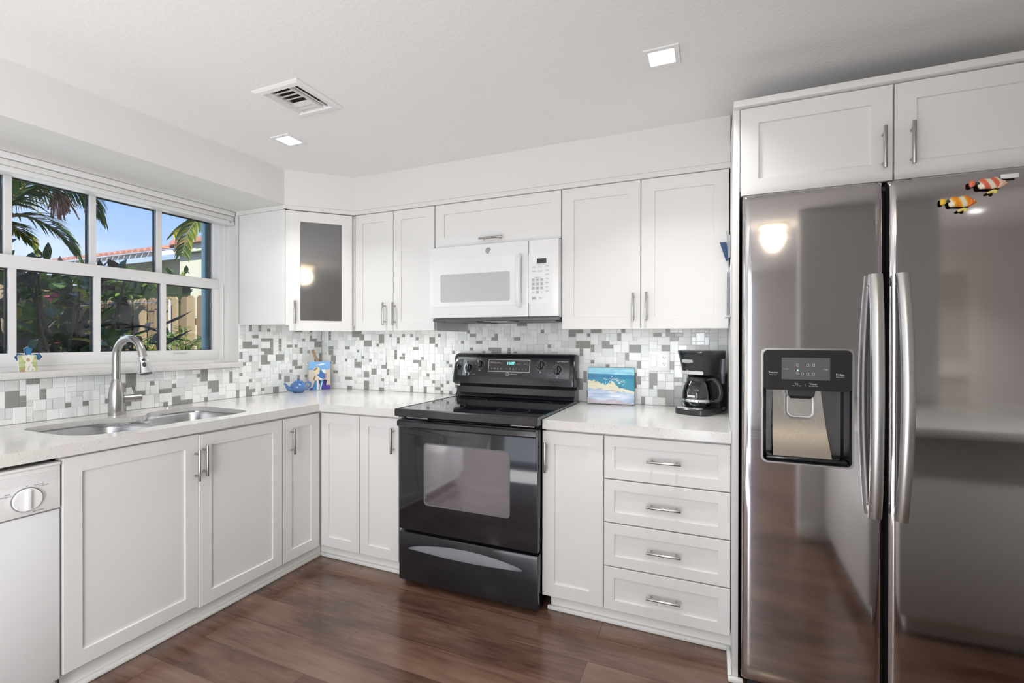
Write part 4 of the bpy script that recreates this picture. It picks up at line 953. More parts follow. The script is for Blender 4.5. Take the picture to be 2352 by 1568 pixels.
for k in range(46):
    x = .38 + .42 * rnd.random(); y = bigw(x) + .02 + .13 * rnd.random() * (1 - abs(x - .55) * 2); s = .004 + .008 * rnd.random(); shapes.append((6, [(x - s, y), (x, y - s * 1.2), (x + s, y), (x, y + s * 1.2)]))
for x, y, s, m in ((.52, .90, .045, 7), (.60, .81, .055, 6), (.40, .66, .04, 6), (.36, .69, .035, 6), (.68, .56, .05, 6), (.76, .53, .03, 6), (.14, .63, .035, 6), (.28, .41, .05, 7), (.56, .66, .04, 6), (.64, .64, .04, 6)):
    shapes.append((m, [(x - s, y), (x - s * .5, y + s * .55), (x, y + .004), (x + s * .6, y + s * .75), (x + s, y + s * .4), (x + s * .6, y + s * .55), (x + .002, y - .010), (x - s * .5, y + s * .36)]))
mb = MB(PC); picture(mb, W, H, shapes, None, .0001)
mb.build('painted_scene', [oS, oD, oT, oF, oL, oP, pW, pBr], t)

# ------------------------------------------------------------------ coffee maker
t = thing('coffee_maker', 'black drip coffee maker with a glass carafe near the end panel', 'coffee maker', (2.722, -.190, CT), R(-24))
PLB = mat('maker_black', (.014, .015, .018), .18, coat=.3)
def sec(x0, x1, y0, y1, r): return arc_rect(x0, x1, y0, y1, r, 4)
k = dict(world=False)
mb = MB(); b = [( -.085, -.118), (-.050, -.142), (.050, -.142), (.085, -.118), (.088, .10), (-.088, .10)]
def pl(p, z, s=1): return [(x * s, y * s, z) for x, y in p]
bs = chaikin([(-.092, -.100), (-.060, -.135), (.060, -.135), (.092, -.100), (.088, .105), (-.088, .105)], 2)
mb.loft([pl(bs, 0, .97), pl(bs, .004), pl(bs, .026), pl(bs, .032, .96)], smooth=True); mb.build('base', PLB, t, **k)
mb = MB(); tw = [(-.086, .030), (.086, .030), (.088, .104), (-.088, .104)]
mb.loft([pl(tw, .030), pl(tw, .20)]); mb.build('tower', BLACKM, t, **k)
mb = MB(); h0 = chaikin([(-.070, -.085), (.070, -.085), (.082, .02), (.088, .104), (-.088, .104), (-.082, .02)], 2); h1 = chaikin([(-.088, -.115), (.088, -.115), (.096, .02), (.097, .106), (-.097, .106), (-.096, .02)], 2)
lerp = lambda f: [(a[0] + (b_[0] - a[0]) * f, a[1] + (b_[1] - a[1]) * f) for a, b_ in zip(h0, h1)]
mb.loft([pl(lerp(0), .196), pl(lerp(.12), .200), pl(lerp(.35), .240), pl(lerp(.75), .285), pl(lerp(1), .304), pl(lerp(1.03), .310), pl(lerp(1.0), .315), pl(lerp(.9), .3165)], smooth=True); hdp = mb.build('brew_head', PLB, t, **k)
mb = MB(); mb.prism(sec(-.056, .056, .1985, .2155, .004), -.004, .002); bmesh.ops.transform(mb.bm, matrix=FRM((0, -.0912, 0), (1, 0, 0), (0, -1, 0)), verts=mb.bm.verts[:]); mb.build('chrome_band', CHROME, hdp, **k)
HF = FRM((0, -.1030, .265), (1, 0, 0), Vector((0, -1, -.42)).normalized(), Vector((0, -.387, .922)))
mb = MB(HF); mb.prism(arc_rect(-.048, .008, -.009, .007, .004), -.004, .0016); bdg = mb.build('badge', GREYP, hdp, **k)
text('BLACK+DECKER', .0068, at(HF, -.020, -.001, .0019), mat('badge_print', (.85, .85, .85), .4), bdg, 'brand_lettering', world=False)
RF = FRM((.0800, .052, 0), (0, 1, 0), Vector((1, 0, -.06)).normalized(), Vector((.06, 0, 1)).normalized())
mb = MB(RF); mb.prism([(-.008, .150), (.010, .150), (.014, .275), (-.014, .275)], -.012, .004); wg = mb.build('water_gauge', mat('gauge_clear', (.30, .33, .36), .2), t, **k)
mb = MB(RF)
for q in range(5): mb.cyl((0, .165 + q * .024, .004), (0, .165 + q * .024, .0046), .0025, n=10)
mb.build('gauge_dot', INKW, wg, **k)
BF2 = FRM((0, -.122, .0325), (1, 0, 0), Vector((0, -.25, .97)).normalized(), Vector((0, .97, .25)).normalized())
mb = MB(); mb.prism([(-.062, -.128), (.050, -.128), (.056, -.098), (-.068, -.098)], .0305, .0335); cpn = mb.build('button_panel', mat('panel_silver', (.62, .63, .66), .25), t, **k)
mb = MB(); mb.box(-.016, .010, -.120, -.104, .0333, .0342); mb.build('clock_display', mat('lcd', (.05, .055, .05), .2), cpn, **k)
mb = MB(); mb.lathe([(.062, 0), (.062, .006), (.058, .008)], (0, -.035, .0300), 32); mb.build('warming_plate', BLACKM, t, **k)
cz = .038; cc = (0, -.035, cz)
cr = thing_part = None
mb = MB(); pr = [(.053, 0), (.062, .004), (.0705, .018), (.074, .040), (.0725, .070), (.066, .098), (.057, .118), (.051, .128), (.049, .134)]
mb.lathe(pr + [(r - .0022, z + (.002 if i else 0)) for i, (r, z) in reversed(list(enumerate(pr)))], cc, 40, caps=(False, False)); cr = mb.build('carafe', CARAFE, t, **k)
mb = MB(); mb.lathe([(.0735, .024), (.0748, .0255), (.0752, .036), (.0745, .0375)], cc, 40, caps=(False, False)); mb.lathe([(.066, .0005), (.0675, .008), (.067, .010)], cc, 40, caps=(False, False)) if False else None; mb.build('band', CHROME, cr, **k)
mb = MB(); mb.lathe([(.0495, .124), (.0525, .127), (.0525, .136), (.046, .146), (.030, .150), (.001, .151)], cc, 32); mb.build('carafe_lid', BLACKM, cr, **k)
hd_ = Vector((.97, .02, 0)).normalized(); O = Vector(cc)
mb = MB(); pth = smooth_path([O + hd_ * .048 + Vector((0, 0, .132)), O + hd_ * .075 + Vector((0, 0, .138)), O + hd_ * .104 + Vector((0, 0, .115)), O + hd_ * .114 + Vector((0, 0, .075)), O + hd_ * .106 + Vector((0, 0, .040)), O + hd_ * .074 + Vector((0, 0, .026))], 6)
mb.tube(pth, .0115, 12, flat=1.0); mb.build('carafe_handle', PLB, cr, **k)
mb = MB(); mb.box(-.004, .034, .0, .010, 0, .0006); bmesh.ops.transform(mb.bm, matrix=FRM((-.012, -.1095, .086), (1, 0, 0), (0, -1, 0)), verts=mb.bm.verts[:]); mb.build('carafe_label', INKW, cr, **k)
mb = MB(); mb.tube(smooth_path([(2.835, -.130, 1.02), (2.842, -.12, .99), (2.842, -.10, .95), (2.836, -.11, .912), (2.800, -.075, .910)], 8), .0035, 8); mb.build('power_cord', BLACKM, label='black cord hanging behind the coffee maker by the end panel', cat='cord')

# ------------------------------------------------------------------ cross and picture tile on the sill
t = thing('glass_cross', 'blue glass cross standing on the window sill', 'cross', (.004, -1.708, 1.130))
C_ = FRM((.006, -1.708, 0), (0, 1, 0), (1, 0, 0))
mb = MB(C_)
arm = lambda L, w0, w1, ang: [(L * 0 * 1, 0)]
def flare(c, s, a, r, tip):
    ca, sa = math.cos(a), math.sin(a); P = [(.006, -.008), (r * .75, -.013), (r, -.016), (r + tip, 0), (r, .016), (r * .75, .013), (.006, .008)]
    return [(c[0] + x * ca - y * sa, c[1] + x * sa + y * ca) for x, y in P]
cc_ = (0, 1.196)
for a in (0, 90, 180): mb.prism(flare(cc_, 1, R(a), .036, .010), -.003, .003)
mb.prism([(-.009, 1.1305), (.009, 1.1305), (.008, 1.192), (-.008, 1.192)], -.0035, .0035); mb.prism([(.012 * math.cos(R(k * 18)), 1.196 + .012 * math.sin(R(k * 18))) for k in range(20)], -.004, .0042); mb.build('cross_shape', BLUEGLASS, t)
for nm, a in (('arm', 0), ('arm', 90), ('arm', 180)):
    mb = MB(C_); P = flare(cc_, 1, R(a), .036, .010); mb.prism(P, .0031, .0036, 0, [[(cc_[0] + (p[0] - cc_[0]) * .0 + (sum(q[0] for q in P) / 7) * .14 + (p[0]) * .86 - 0, (sum(q[1] for q in P) / 7) * .14 + p[1] * .86) for p in P]]); mb.build('lead_edge', BLACKM, t)
mb = MB(C_); mb.tube([(0, 1.196, .0042), (0, 1.196, .0052)], [.010, .010], 20); mb.build('centre_disc', WHITEG, t)
t = thing('picture_tile', 'small picture of a robed seated figure leaning on the blue cross', 'picture', (.020, -1.714, 1.130))
TF = FRM((.026, -1.7455, 1.1302), (0, 1, 0), Vector((.98, 0, .17)).normalized(), Vector((-.17, 0, .98)).normalized()); W = .0625; H = .075
mb = MB(TF); mb.box(0, W, 0, H, -.004, 0, b=.0008); mb.build('tile', WHITEG, t)
gG = m_paint('print_green', [(.3, (.30, .36, .10)), (.55, (.52, .56, .30)), (.75, (.74, .76, .58))]); gY = PA('print_pale', (.78, .78, .62)); gB = PA('print_tan', (.46, .30, .18)); gW = PA('robe', (.80, .77, .70)); gD = PA('robe_fold', (.55, .50, .42)); gF = PA('skin', (.56, .38, .28))
mb = MB(TF); picture(mb, W, H, [(0, [(.01, .01), (.99, .01), (.99, .99), (.01, .99)]), (1, [(.2, .99), (.9, .99), (.75, .6), (.5, .5), (.3, .7)]), (2, [(.01, .01), (.01, .18), (.3, .22), (.35, .01)]),
    (3, [(.30, .04), (.36, .24), (.34, .44), (.42, .62), (.52, .66), (.64, .56), (.74, .46), (.72, .36), (.86, .22), (.84, .04), (.60, .02)]), (4, [(.42, .12), (.52, .34), (.64, .40), (.56, .24), (.54, .08)]), (4, [(.62, .06), (.70, .20), (.80, .16), (.74, .06)]),
    (2, [(.43, .72), (.48, .82), (.58, .82), (.62, .74), (.60, .62), (.46, .62)]), (5, [(.48, .72), (.52, .79), (.57, .76), (.57, .68), (.52, .65)])], None, .0001); mb.build('print', [gG, gY, gB, gW, gD, gF], t)

# ------------------------------------------------------------------ mail tucked at the end panel
t = thing('mail_holder', 'white wall pocket of papers hung on the end panel by the wall cabinet', 'mail holder', (2.836, -.53, 1.372))
mb = MB(); mb.box(2.8465, 2.8495, -.66, -.44, 1.372, 1.60, b=.001); mb.box(2.826, 2.8465, -.66, -.44, 1.372, 1.375); mb.build('pocket', WHITEP, t)
rnd = random.Random(4)
PAPER = mat('paper', (.80, .80, .82), .7); PAPB = mat('paper_blue_grey', (.62, .64, .74), .7)
for i in range(5):
    s = .0035 * i; mb = MB(); z1 = 1.56 + .03 * rnd.random(); y1 = -.448 - .004 * i
    mb.loft([[(2.8445 - s + .001 * k_, y, z) for y, z in ((y1, 1.376), (-.65, 1.376), (-.65, z1), (y1, z1 + .01))] for k_ in (0, 1.2)])
    mb.build('letter', label='loose letter in the mail pocket on the end panel, sheet %s from the front' % ['fifth', 'fourth', 'third', 'second', 'first'][i], cat='letter', group='letters in the mail pocket', mats=PAPB if i == 2 else PAPER)
NAVY = mat('card_navy', (.035, .085, .19), .5)
mb = MB()
def sheet(pts, th=.0012, mi=0):
    P = [Vector(p) for p in pts]; n = (P[1] - P[0]).cross(P[2] - P[0]).normalized() * th
    mb.loft([[tuple(p) for p in P], [tuple(p + n) for p in P]], mi)
sheet([(2.806, -.452, 1.717), (2.834, -.450, 1.716), (2.845, -.452, 1.632), (2.832, -.454, 1.632)])
mb.build('folded_card', NAVY, label='navy blue folded card above the mail pocket', cat='card')
mb = MB(); sheet([(2.832, -.470, 1.765), (2.8465, -.56, 1.72), (2.8465, -.52, 1.636), (2.840, -.465, 1.640)]); mb.build('folded_card', GREYP, label='slate grey card slipped behind the navy card', cat='card')

# ------------------------------------------------------------------ refrigerator magnets
FM = BACK(-.9185)
def puff(mb, out, d0, h, mi=0, rings=4):
    c = (sum(p[0] for p in out) / len(out), sum(p[1] for p in out) / len(out))
    L = [[(*p, d0) for p in out]]
    for k in range(1, rings + 1):
        a = math.pi / 2 * k / rings; s = max(.04, math.cos(a)); L.append([(c[0] + (p[0] - c[0]) * s, c[1] + (p[1] - c[1]) * s, d0 + h * math.sin(a)) for p in out])
    mb.loft(L, mi, smooth=True)
def m_stripes(name, stops, scale, dirv):
    m = mat(name, (.8, .4, .1), .3, coat=.4); nt, N, L, b = nodes(m)
    tc = N('ShaderNodeTexCoord'); wv = N('ShaderNodeTexWave'); wv.inputs['Scale'].default_value = scale; wv.inputs['Distortion'].default_value = 1.2
    mp = N('ShaderNodeMapping'); mp.inputs['Rotation'].default_value = dirv; L(tc.outputs['Object'], mp.inputs[0]); L(mp.outputs[0], wv.inputs[0])
    L(ramp(nt, wv.outputs[1], stops), b.inputs['Base Color']); return m
def fish(label, M, body, stripes, headm, finm, tailm):
    t = thing('fish_magnet', label, 'magnet', tuple(M @ Vector((0, -.02, 0))), 0, 'fish magnets on the right refrigerator door')
    mb = MB(M); puff(mb, chaikin([(-.028, -.016), (-.030, .004), (-.024, .018), (-.008, .014), (.010, .022), (.022, .014), (.030, .004), (.024, -.010), (.008, -.016), (-.010, -.014)], 2), .010, .010); mb.build('body', stripes, t)
    mb = MB(M); puff(mb, chaikin([(.016, .014), (.026, .010), (.040, -.001), (.034, -.006), (.024, -.014), (.014, -.016), (.018, 0)], 2), .011, .010); h = mb.build('head', headm, t)
    mb = MB(M); puff(mb, [(.030 + .0035 * math.cos(R(k * 30)), .003 + .0035 * math.sin(R(k * 30))) for k in range(12)], .017, .003); mb.build('eye', WHITEG, h)
    mb = MB(M); puff(mb, [(.0305 + .0016 * math.cos(R(k * 30)), .003 + .0016 * math.sin(R(k * 30))) for k in range(12)], .0195, .001); mb.build('pupil', DARK, h)
    mb = MB(M); puff(mb, chaikin([(-.050, .012), (-.040, .014), (-.032, .004), (-.036, -.006), (-.048, -.010)], 2), .008, .006); mb.build('tail', tailm, t)
    mb = MB(M); puff(mb, chaikin([(.006, -.018), (.012, -.016), (.010, -.024), (.002, -.030), (-.006, -.030), (-.006, -.024)], 2), .010, .004); mb.build('fin', finm, t)
    mb = MB(M); puff(mb, chaikin([(.010, -.018), (.016, -.018), (.018, -.028), (.012, -.032), (.006, -.028)], 2), .012, .004); mb.build('fin', finm, t)
    mb = MB(M); mb.tube([(-.004, 0, 0), (-.004, 0, .012)], [.012, .012], 16); mb.tube([(-.034, .002, .010), (-.026, .002, .012)], [.004, .004], 8); mb.build('magnet_disc', BLACKM, t)
    return t
rot = Matrix.Rotation(R(-4), 4, 'Z')
S1 = m_stripes('fish_orange', [(.0, (.85, .27, .01)), (.45, (.86, .40, .02)), (.68, (.86, .62, .10)), (.85, (.85, .80, .66))], 11, (0, R(25), 0)); O1 = mat('fish_head_orange', (.80, .20, .02), .3, coat=.4); Y1 = mat('fish_fin_yellow', (.80, .68, .20), .3, coat=.4); Y2 = mat('fish_tail_yellow', (.86, .55, .03), .3, coat=.4)
S2 = m_stripes('fish_coral', [(.0, (.72, .13, .07)), (.5, (.76, .22, .13)), (.62, (.80, .70, .48)), (.88, (.84, .78, .66))], 14, (0, R(32), 0)); O2 = mat('fish_head_coral', (.82, .52, .38), .3, coat=.4); R2 = mat('fish_tail_red', (.74, .18, .10), .3, coat=.4)
fish('orange and white striped fish magnet, lower of the two', FM @ Matrix.Translation((3.476, 1.697, 0)) @ rot, 0, S1, O1, Y1, Y2)
fish('coral red and cream striped fish magnet, upper of the two', FM @ Matrix.Translation((3.545, 1.744, 0)) @ rot, 0, S2, O2, Y1, R2)
mb = MB(FM @ Matrix.Translation((3.589, 1.762, .002)) @ Matrix.Rotation(R(-1), 4, 'Z')); mb.box(-.020, .020, -.0065, .0065, 0, .008, b=.0015); mb.build('bar_magnet', WHITEP, label='plain white bar magnet above the coral fish magnet', cat='magnet')

# ------------------------------------------------------------------ the garden outside
def leafmat(name, c1, c2, trans=.35, rough=.4):
    m = bpy.data.materials.new(name); m.use_nodes = True; nt = m.node_tree; b = nt.nodes['Principled BSDF']; N = nt.nodes.new; L = nt.links.new
    g = N('ShaderNodeNewGeometry'); r = ramp(nt, g.outputs['Random Per Island'], [(.1, c1), (.9, c2)]); L(r, b.inputs['Base Color']); b.inputs['Roughness'].default_value = rough
    t = N('ShaderNodeBsdfTranslucent'); L(r, t.inputs[0]); x = N('ShaderNodeMixShader'); x.inputs[0].default_value = trans
    L(b.outputs[0], x.inputs[1]); L(t.outputs[0], x.inputs[2]); L(x.outputs[0], nt.nodes['Material Output'].inputs[0]); return m
mb = MB(); mb.box(-30, -.2, -14, 30, -.2, -.02); struct('ground', mb, mat('garden_soil', (.10, .085, .06), .95, bump=(20, .6, .03)))
GRN = leafmat('shrub_leaf', (.020, .055, .016), (.085, .16, .028), .35, .3); GRD = leafmat('shrub_leaf_dark', (.016, .030, .024), (.07, .045, .045), .2, .3)
HED = leafmat('hedge_leaf', (.045, .11, .016), (.18, .30, .045), .4); PALM = leafmat('palm_leaf', (.04, .10, .025), (.10, .18, .04), .35, .35); PALY = leafmat('palm_leaf_yellow', (.20, .24, .03), (.50, .40, .04), .4)
PINK = leafmat('bract_pink', (.45, .05, .16), (.62, .16, .20), .4); FERN = leafmat('fern_leaf', (.05, .14, .02), (.14, .28, .04), .4); BARK = mat('bark', (.06, .05, .042), .9, bump=(40, .8, .01)); PTRUNK = mat('palm_trunk', (.42, .33, .22), .9, bump=(30, .8, .01)); STALK = mat('leaf_stalk', (.14, .17, .05), .5)

def leaf(mb, p, d, n, L, w, mi=0, curl=.15):
    d = d.normalized(); s = d.cross(n).normalized() * w; n = s.cross(d).normalized()
    P = [p, p + d * L * .25 + s * .8 + n * L * .04, p + d * L * .55 + s + n * L * .02, p + d * L * .85 + s * .5 - n * L * curl * .5, p + d * L - n * L * curl, p + d * L * .85 - s * .5 - n * L * curl * .5, p + d * L * .55 - s + n * L * .02, p + d * L * .25 - s * .8 + n * L * .04, p + d * L * .3 - n * L * .02, p + d * L * .65 - n * L * .05]
    mb.add(P, [(0, 1, 8), (1, 2, 9, 8), (2, 3, 4, 9), (0, 8, 7), (8, 9, 6, 7), (9, 4, 5, 6)], mi)

def frond(root, pts, n, L, w, mats, droop=.55, seed=0, yellow=.1, name='frond', side=(1, -1), tipk=.35):
    rnd = random.Random(seed); P = smooth_path(pts, 10); mb = MB()
    mb.tube(P, [.016 * (1 - .8 * i / len(P)) for i in range(len(P))], 6, 2)
    n = int(n * 1.35)
    for i in range(n):
        s = .06 + .92 * i / n; f = s * (len(P) - 1); k = int(f); p = P[k].lerp(P[min(k + 1, len(P) - 1)], f - k); t = (P[min(k + 1, len(P) - 1)] - P[max(k - 1, 0)]).normalized()
        sd_ = t.cross(Vector((0, 0, 1)));  sd_ = sd_.normalized() if sd_.length > .05 else Vector((0, 1, 0))
        for sg in side:
            ll = L * (.55 + .45 * math.sin(math.pi * min(1, s * 1.15 + .12))) * (.85 + .3 * rnd.random()) * (1 if s < .8 else 1 - tipk * (s - .8) / .2)
            d = (sd_ * sg * (.75 + .2 * rnd.random()) + t * (.55 + .25 * rnd.random()) + Vector((0, 0, .20 - .15 * rnd.random()))).normalized()
            A = p; c1 = A + d * ll * .4; d2 = (d - Vector((0, 0, droop))).normalized(); c2 = c1 + d2 * ll * .35; d3 = (d2 - Vector((0, 0, droop * .8))).normalized(); c3 = c2 + d3 * ll * .3
            nn_ = d.cross(Vector((rnd.random() - .5, rnd.random() - .5, .8))).normalized() * w
            mi = 1 if rnd.random() < yellow else 0
            mb.add([A - nn_ * .5, A + nn_ * .5, c1 + nn_, c1 - nn_, c2 + nn_ * .75, c2 - nn_ * .75, c3], [(0, 1, 2, 3), (3, 2, 4, 5), (5, 4, 6)], mi)
    return mb.build(name, mats, root)
PM = [PALM, PALY, STALK]
t = thing('palm_tree', 'coconut palm with arching fronds and a red seed cluster, left through the window', 'tree', (-3.6, -.56, -.02), group='palm trees in the garden')
mb = MB(); mb.tube(smooth_path([(-3.6, -.56, -.02), (-3.58, -.57, 1.2), (-3.5, -.56, 2.35), (-3.48, -.54, 2.5)], 6), [.13] + [.10] * 18, 14); mb.build('trunk', PTRUNK, t)
Q = lambda *a: [Vector(p) for p in a]
frond(t, Q((-3.5, -.56, 2.46), (-3.5, -.36, 2.70), (-3.45, -.12, 2.86), (-3.4, .10, 2.80), (-3.35, .22, 2.62)), 64, .52, .010, PM, .75, 1, .08)
frond(t, Q((-3.5, -.56, 2.42), (-3.55, -.34, 2.50), (-3.5, -.14, 2.42), (-3.45, .0, 2.26), (-3.42, .06, 2.12)), 60, .36, .009, PM, .35, 2, .08)
frond(t, Q((-3.5, -.56, 2.45), (-3.2, -.38, 2.85), (-2.9, -.25, 3.0), (-2.7, -.15, 2.98)), 50, .45, .016, PM, .6, 3, .2)
frond(t, Q((-3.5, -.56, 2.46), (-3.7, -.45, 2.95), (-3.8, -.30, 3.3), (-3.8, 0, 3.45)), 50, .5, .016, PM, .6, 4, .1)
frond(t, Q((-3.5, -.56, 2.44), (-3.4, -.85, 2.8), (-3.3, -1.2, 2.9), (-3.2, -1.6, 2.7)), 50, .5, .016, PM, .5, 5, .1)
frond(t, Q((-3.5, -.56, 2.40), (-3.6, -.42, 2.40), (-3.6, -.28, 2.28), (-3.55, -.22, 2.14)), 40, .20, .010, PM, .3, 6, .45)
rnd = random.Random(9); mb = MB()
for k in range(60):
    a = Vector((-3.42, -.13 + .05 * (rnd.random() - .5), 2.80)); e = a + Vector((.1 * (rnd.random() - .5), -.06 + .22 * rnd.random(), -.10 - .20 * rnd.random())); mb.tube([a, (a + e) / 2 + Vector((0, 0, .03)), e], [.005, .004, .006], 5)
mb.build('seed_cluster', mat('palm_seed', (.36, .18, .14), .7), t)
t = thing('palm_tree', 'bushy yellow-tipped palm drooping in front of the neighbouring house', 'tree', (-3.4, 2.35, -.02), group='palm trees in the garden')
mb = MB(); mb.tube(smooth_path([(-3.4, 2.35, -.02), (-3.42, 2.3, 1.4), (-3.45, 2.15, 2.6)], 6), .10, 12); mb.build('trunk', PTRUNK, t)
frond(t, Q((-3.45, 2.10, 2.75), (-3.5, 1.75, 2.99), (-3.5, 1.42, 2.90), (-3.48, 1.22, 2.64), (-3.46, 1.14, 2.34)), 80, .36, .012, PM, .7, 11, .32)
frond(t, Q((-3.45, 2.10, 2.75), (-3.7, 1.9, 2.96), (-3.8, 1.5, 2.90), (-3.82, 1.25, 2.66)), 60, .34, .012, PM, .6, 12, .3)
frond(t, Q((-3.45, 2.15, 2.7), (-3.2, 2.5, 3.2), (-2.9, 2.8, 3.3), (-2.6, 3.0, 3.1)), 40, .4, .018, PM, .6, 13, .2)

def shrub(name, label, cat, loc, stems, nleaf, box, L, w, mats, wts, seed, group=None, bare=None):
    t = thing(name, label, cat, loc, group=group); rnd = random.Random(seed)
    for s in range(stems):
        b = Vector(loc) + Vector(((rnd.random() - .5) * .3, (rnd.random() - .5) * .4, 0)); e = Vector([a + (c - a) * rnd.random() for a, c in box]); e.z = box[2][0] + (box[2][1] - box[2][0]) * (.55 + .45 * rnd.random())
        m = b.lerp(e, .5) + Vector(((rnd.random() - .5) * .2, (rnd.random() - .5) * .25, 0)); mb = MB(); P = smooth_path([b, m, e], 6); mb.tube(P, [.018 - .012 * i / len(P) for i in range(len(P))], 7); mb.build('stem', BARK, t)
    mb = MB()
    for k in range(nleaf):
        p = Vector([a + (c - a) * rnd.random() for a, c in box]); d = Vector((rnd.random() - .5, rnd.random() - .5, rnd.random() * .9 - .3)); n = Vector((rnd.random() - .5, rnd.random() - .5, 1))
        leaf(mb, p, d, n, L * (.6 + .7 * rnd.random()), w * (.7 + .5 * rnd.random()), rnd.choices(range(len(mats)), wts)[0], .3 * rnd.random())
    mb.build('foliage', mats, t); return t
shrub('plumeria_shrub', 'tall dark broad-leaved shrub right outside the window', 'shrub', (-1.30, -1.10, -.02), 12, 420, ((-1.65, -1.0), (-1.60, -.70), (.7, 1.80)), .17, .036, [GRN, GRD, PALY], (6, 3.5, .35), 21)
shrub('plumeria_shrub', 'dark broad-leaved shrub at the far left of the window', 'shrub', (-1.5, -1.75, -.02), 7, 280, ((-1.9, -1.1), (-2.2, -1.45), (.6, 1.65)), .16, .036, [GRN, GRD, HED], (5, 4, 1), 22)
shrub('bromeliad_clump', 'low dark purple-leaved clump below the middle panes', 'shrub', (-1.6, -.35, -.02), 6, 60, ((-1.9, -1.3), (-.72, -.15), (.8, 1.36)), .26, .022, [GRD, GRN], (3, 1), 23)
shrub('bougainvillea', 'bush with pink bracts behind the dark shrub', 'shrub', (-4.2, -.55, -.02), 8, 420, ((-4.8, -3.6), (-1.3, .25), (.5, 1.9)), .12, .035, [HED, PINK, PALY], (5, 2.2, .8), 24)
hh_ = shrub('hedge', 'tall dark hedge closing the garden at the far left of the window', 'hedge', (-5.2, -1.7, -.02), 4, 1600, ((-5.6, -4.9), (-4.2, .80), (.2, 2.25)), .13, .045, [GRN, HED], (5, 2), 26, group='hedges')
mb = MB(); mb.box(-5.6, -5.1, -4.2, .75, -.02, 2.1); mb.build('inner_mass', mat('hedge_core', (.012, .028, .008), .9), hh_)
h = shrub('hedge', 'dense clipped green hedge rising above the far fence pickets', 'hedge', (-5.4, 1.9, -.02), 4, 1500, ((-6.6, -4.35), (1.15, 1.9), (1.2, 2.28)), .10, .034, [HED, GRN], (5, 2), 25, group='hedges')
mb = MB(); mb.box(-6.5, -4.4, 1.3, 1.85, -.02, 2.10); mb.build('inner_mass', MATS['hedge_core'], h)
for i, (x, y, sc_, lab) in enumerate(((-2.55, .62, 1., 'feathery fern before the fence, behind the faucet spout'), (-2.1, .78, 1.0, 'feathery fern before the fence in the last window pane'), (-3.3, .55, .8, 'small feathery fern farther along the fence'))):
    t = thing('fern', lab, 'fern', (x, y, .55 if i < 2 else .4), group='ferns along the fence')
    t.location.z = -.02; rnd = random.Random(40 + i)
    for k in range(15):
        a = 2 * math.pi * k / 15 + rnd.random() * .4; r = (.30 + .25 * rnd.random()) * sc_; o = Vector((x, y, .0)); dv_ = Vector((math.cos(a), math.sin(a), 0)); top_ = .95 + .45 * rnd.random()
        frond(t, [o, o + dv_ * .10 + Vector((0, 0, top_ * .7)), o + dv_ * r * .7 + Vector((0, 0, top_)), o + dv_ * r * 1.2 + Vector((0, 0, top_ * .92))], 26, .16, .006, [FERN, PALY, STALK], .3, 60 + i * 20 + k, .12)
# picket fence running away from the house
t = thing('picket_fence', 'weathered wooden dog-ear fence crossing behind the ferns', 'fence', (-3.6, 1.03, -.02))
rnd = random.Random(6); FW = [mat('fence_wood', (.30, .22, .13), .85, bump=(25, .5, .004)), mat('fence_wood_pale', (.38, .29, .18), .85, bump=(25, .5, .004)), mat('fence_wood_dark', (.22, .16, .10), .85, bump=(25, .5, .004))]
x = -1.25; i = 0
while x > -6.4:
    w = .135; top = 1.80 + .035 * (rnd.random() - .5); y = 1.0 + (.0 if i % 2 else .022) + .006 * rnd.random(); c = .03
    P = [(x - w, -.02), (x, -.02), (x, top - c), (x - c, top), (x - w + c, top), (x - w, top - c)]
    mb = MB(FRM((0, y, 0), (1, 0, 0), (0, -1, 0))); mb.prism(P, 0, .018); mb.build('picket', FW[rnd.choices((0, 1, 2), (4, 3, 2))[0]], t)
    x -= w + (.018 if i % 3 else .034); i += 1
for z in (.5, 1.45): mb = MB(); mb.box(-6.4, -1.2, 1.03, 1.07, z, z + .08); mb.build('rail', FW[2], t)
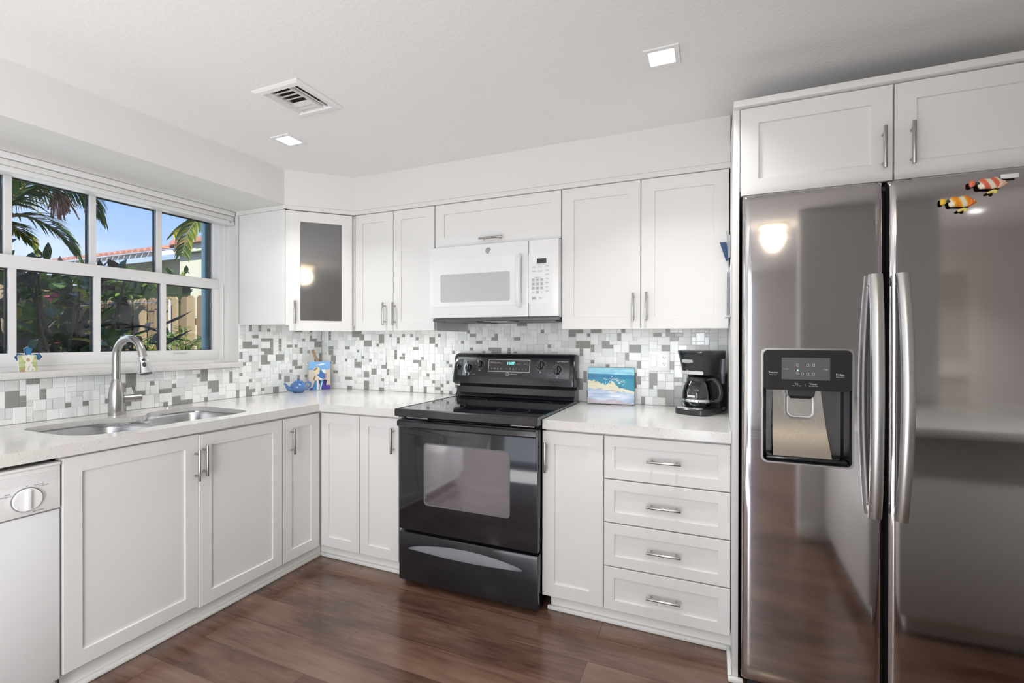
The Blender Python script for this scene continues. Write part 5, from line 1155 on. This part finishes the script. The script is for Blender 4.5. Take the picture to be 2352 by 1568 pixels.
# twisted top wire of a chain-link fence in front of it
t = thing('wire_fence', 'thin galvanised chain-link top wire in front of the pickets', 'fence', (-4.4, .92, -.02))
mb = MB(); mb.tube([(-5.6, .92, 1.735), (-3.35, .92, 1.735)], .006, 8); 
for k in range(26): xx = -5.5 + k * .085; mb.tube([(xx, .915, 1.70), (xx + .05, .925, 1.775)], .004, 6)
mb.build('top_wire', CHROME, t)
mb = MB()
mb.cyl((-3.35, .92, -.02), (-3.35, .92, 1.76), .014); mb.build('post', GREYP, t)
# neighbouring house
t = thing('neighbour_house', 'cream stucco house with a red barrel-tile roof beyond the fence', 'house', (-6.2, 4.2, -.02))
STU = mat('stucco', (.66, .66, .55), .9, bump=(15, .2, .01)); TILE = m_paint('roof_tile', [(.3, (.34, .13, .08)), (.55, (.46, .21, .14)), (.8, (.58, .32, .23))])
mb = MB(); mb.box(-10.4, -6.4, 3.25, 5.6, -.02, 2.86); mb.box(-6.4, -2.2, 2.95, 5.6, -.02, 2.86); mb.build('wall', STU, t)
mb = MB(); mb.box(-6.39, -2.0, 2.84, 2.95, 2.86, 3.02); mb.box(-6.39, -2.0, 2.92, 5.6, 2.86, 2.99); mb.build('parapet', STU, t)
mb = MB(); mb.loft([[(x, 2.55, 2.765), (x, 2.55, 2.84), (x, 4.4, 3.40), (x, 4.4, 3.30)] for x in (-10.6, -6.41)]); mb.build('eave', mat('fascia_white', (.72, .72, .70), .6), t)
for k in range(24):
    xx = -10.5 + k * .182
    if xx > -6.45: break
    mb = MB(); L = []
    for j in range(9):
        s = j / 8; y = 2.46 + 1.9 * s; z = 2.845 + .565 * s
        L.append([(xx + .075 * math.cos(R(q * 20)), y, z + .06 * math.sin(R(q * 20)) + (.012 if j % 2 else 0)) for q in range(10)])
    mb.loft(L, 0, closed=True, smooth=True); mb.build('roof_tile', TILE, t)
for k in range(12):
    xx = -6.40 + k * .36; mb = MB(); mb.loft([[(x_, 2.89 + r * math.cos(R(q * 20)), 3.00 + r * math.sin(R(q * 20)) * 1.0) for q in range(10)] for x_, r in ((xx, .135), (xx + .37, .115))], 0, smooth=True); mb.build('cap_tile', TILE, t)
mb = MB(); mb.box(-6.85, -6.65, 3.22, 3.26, 1.6, 2.62); mb.build('shutter', mat('shutter_white', (.70, .72, .74), .5), t)
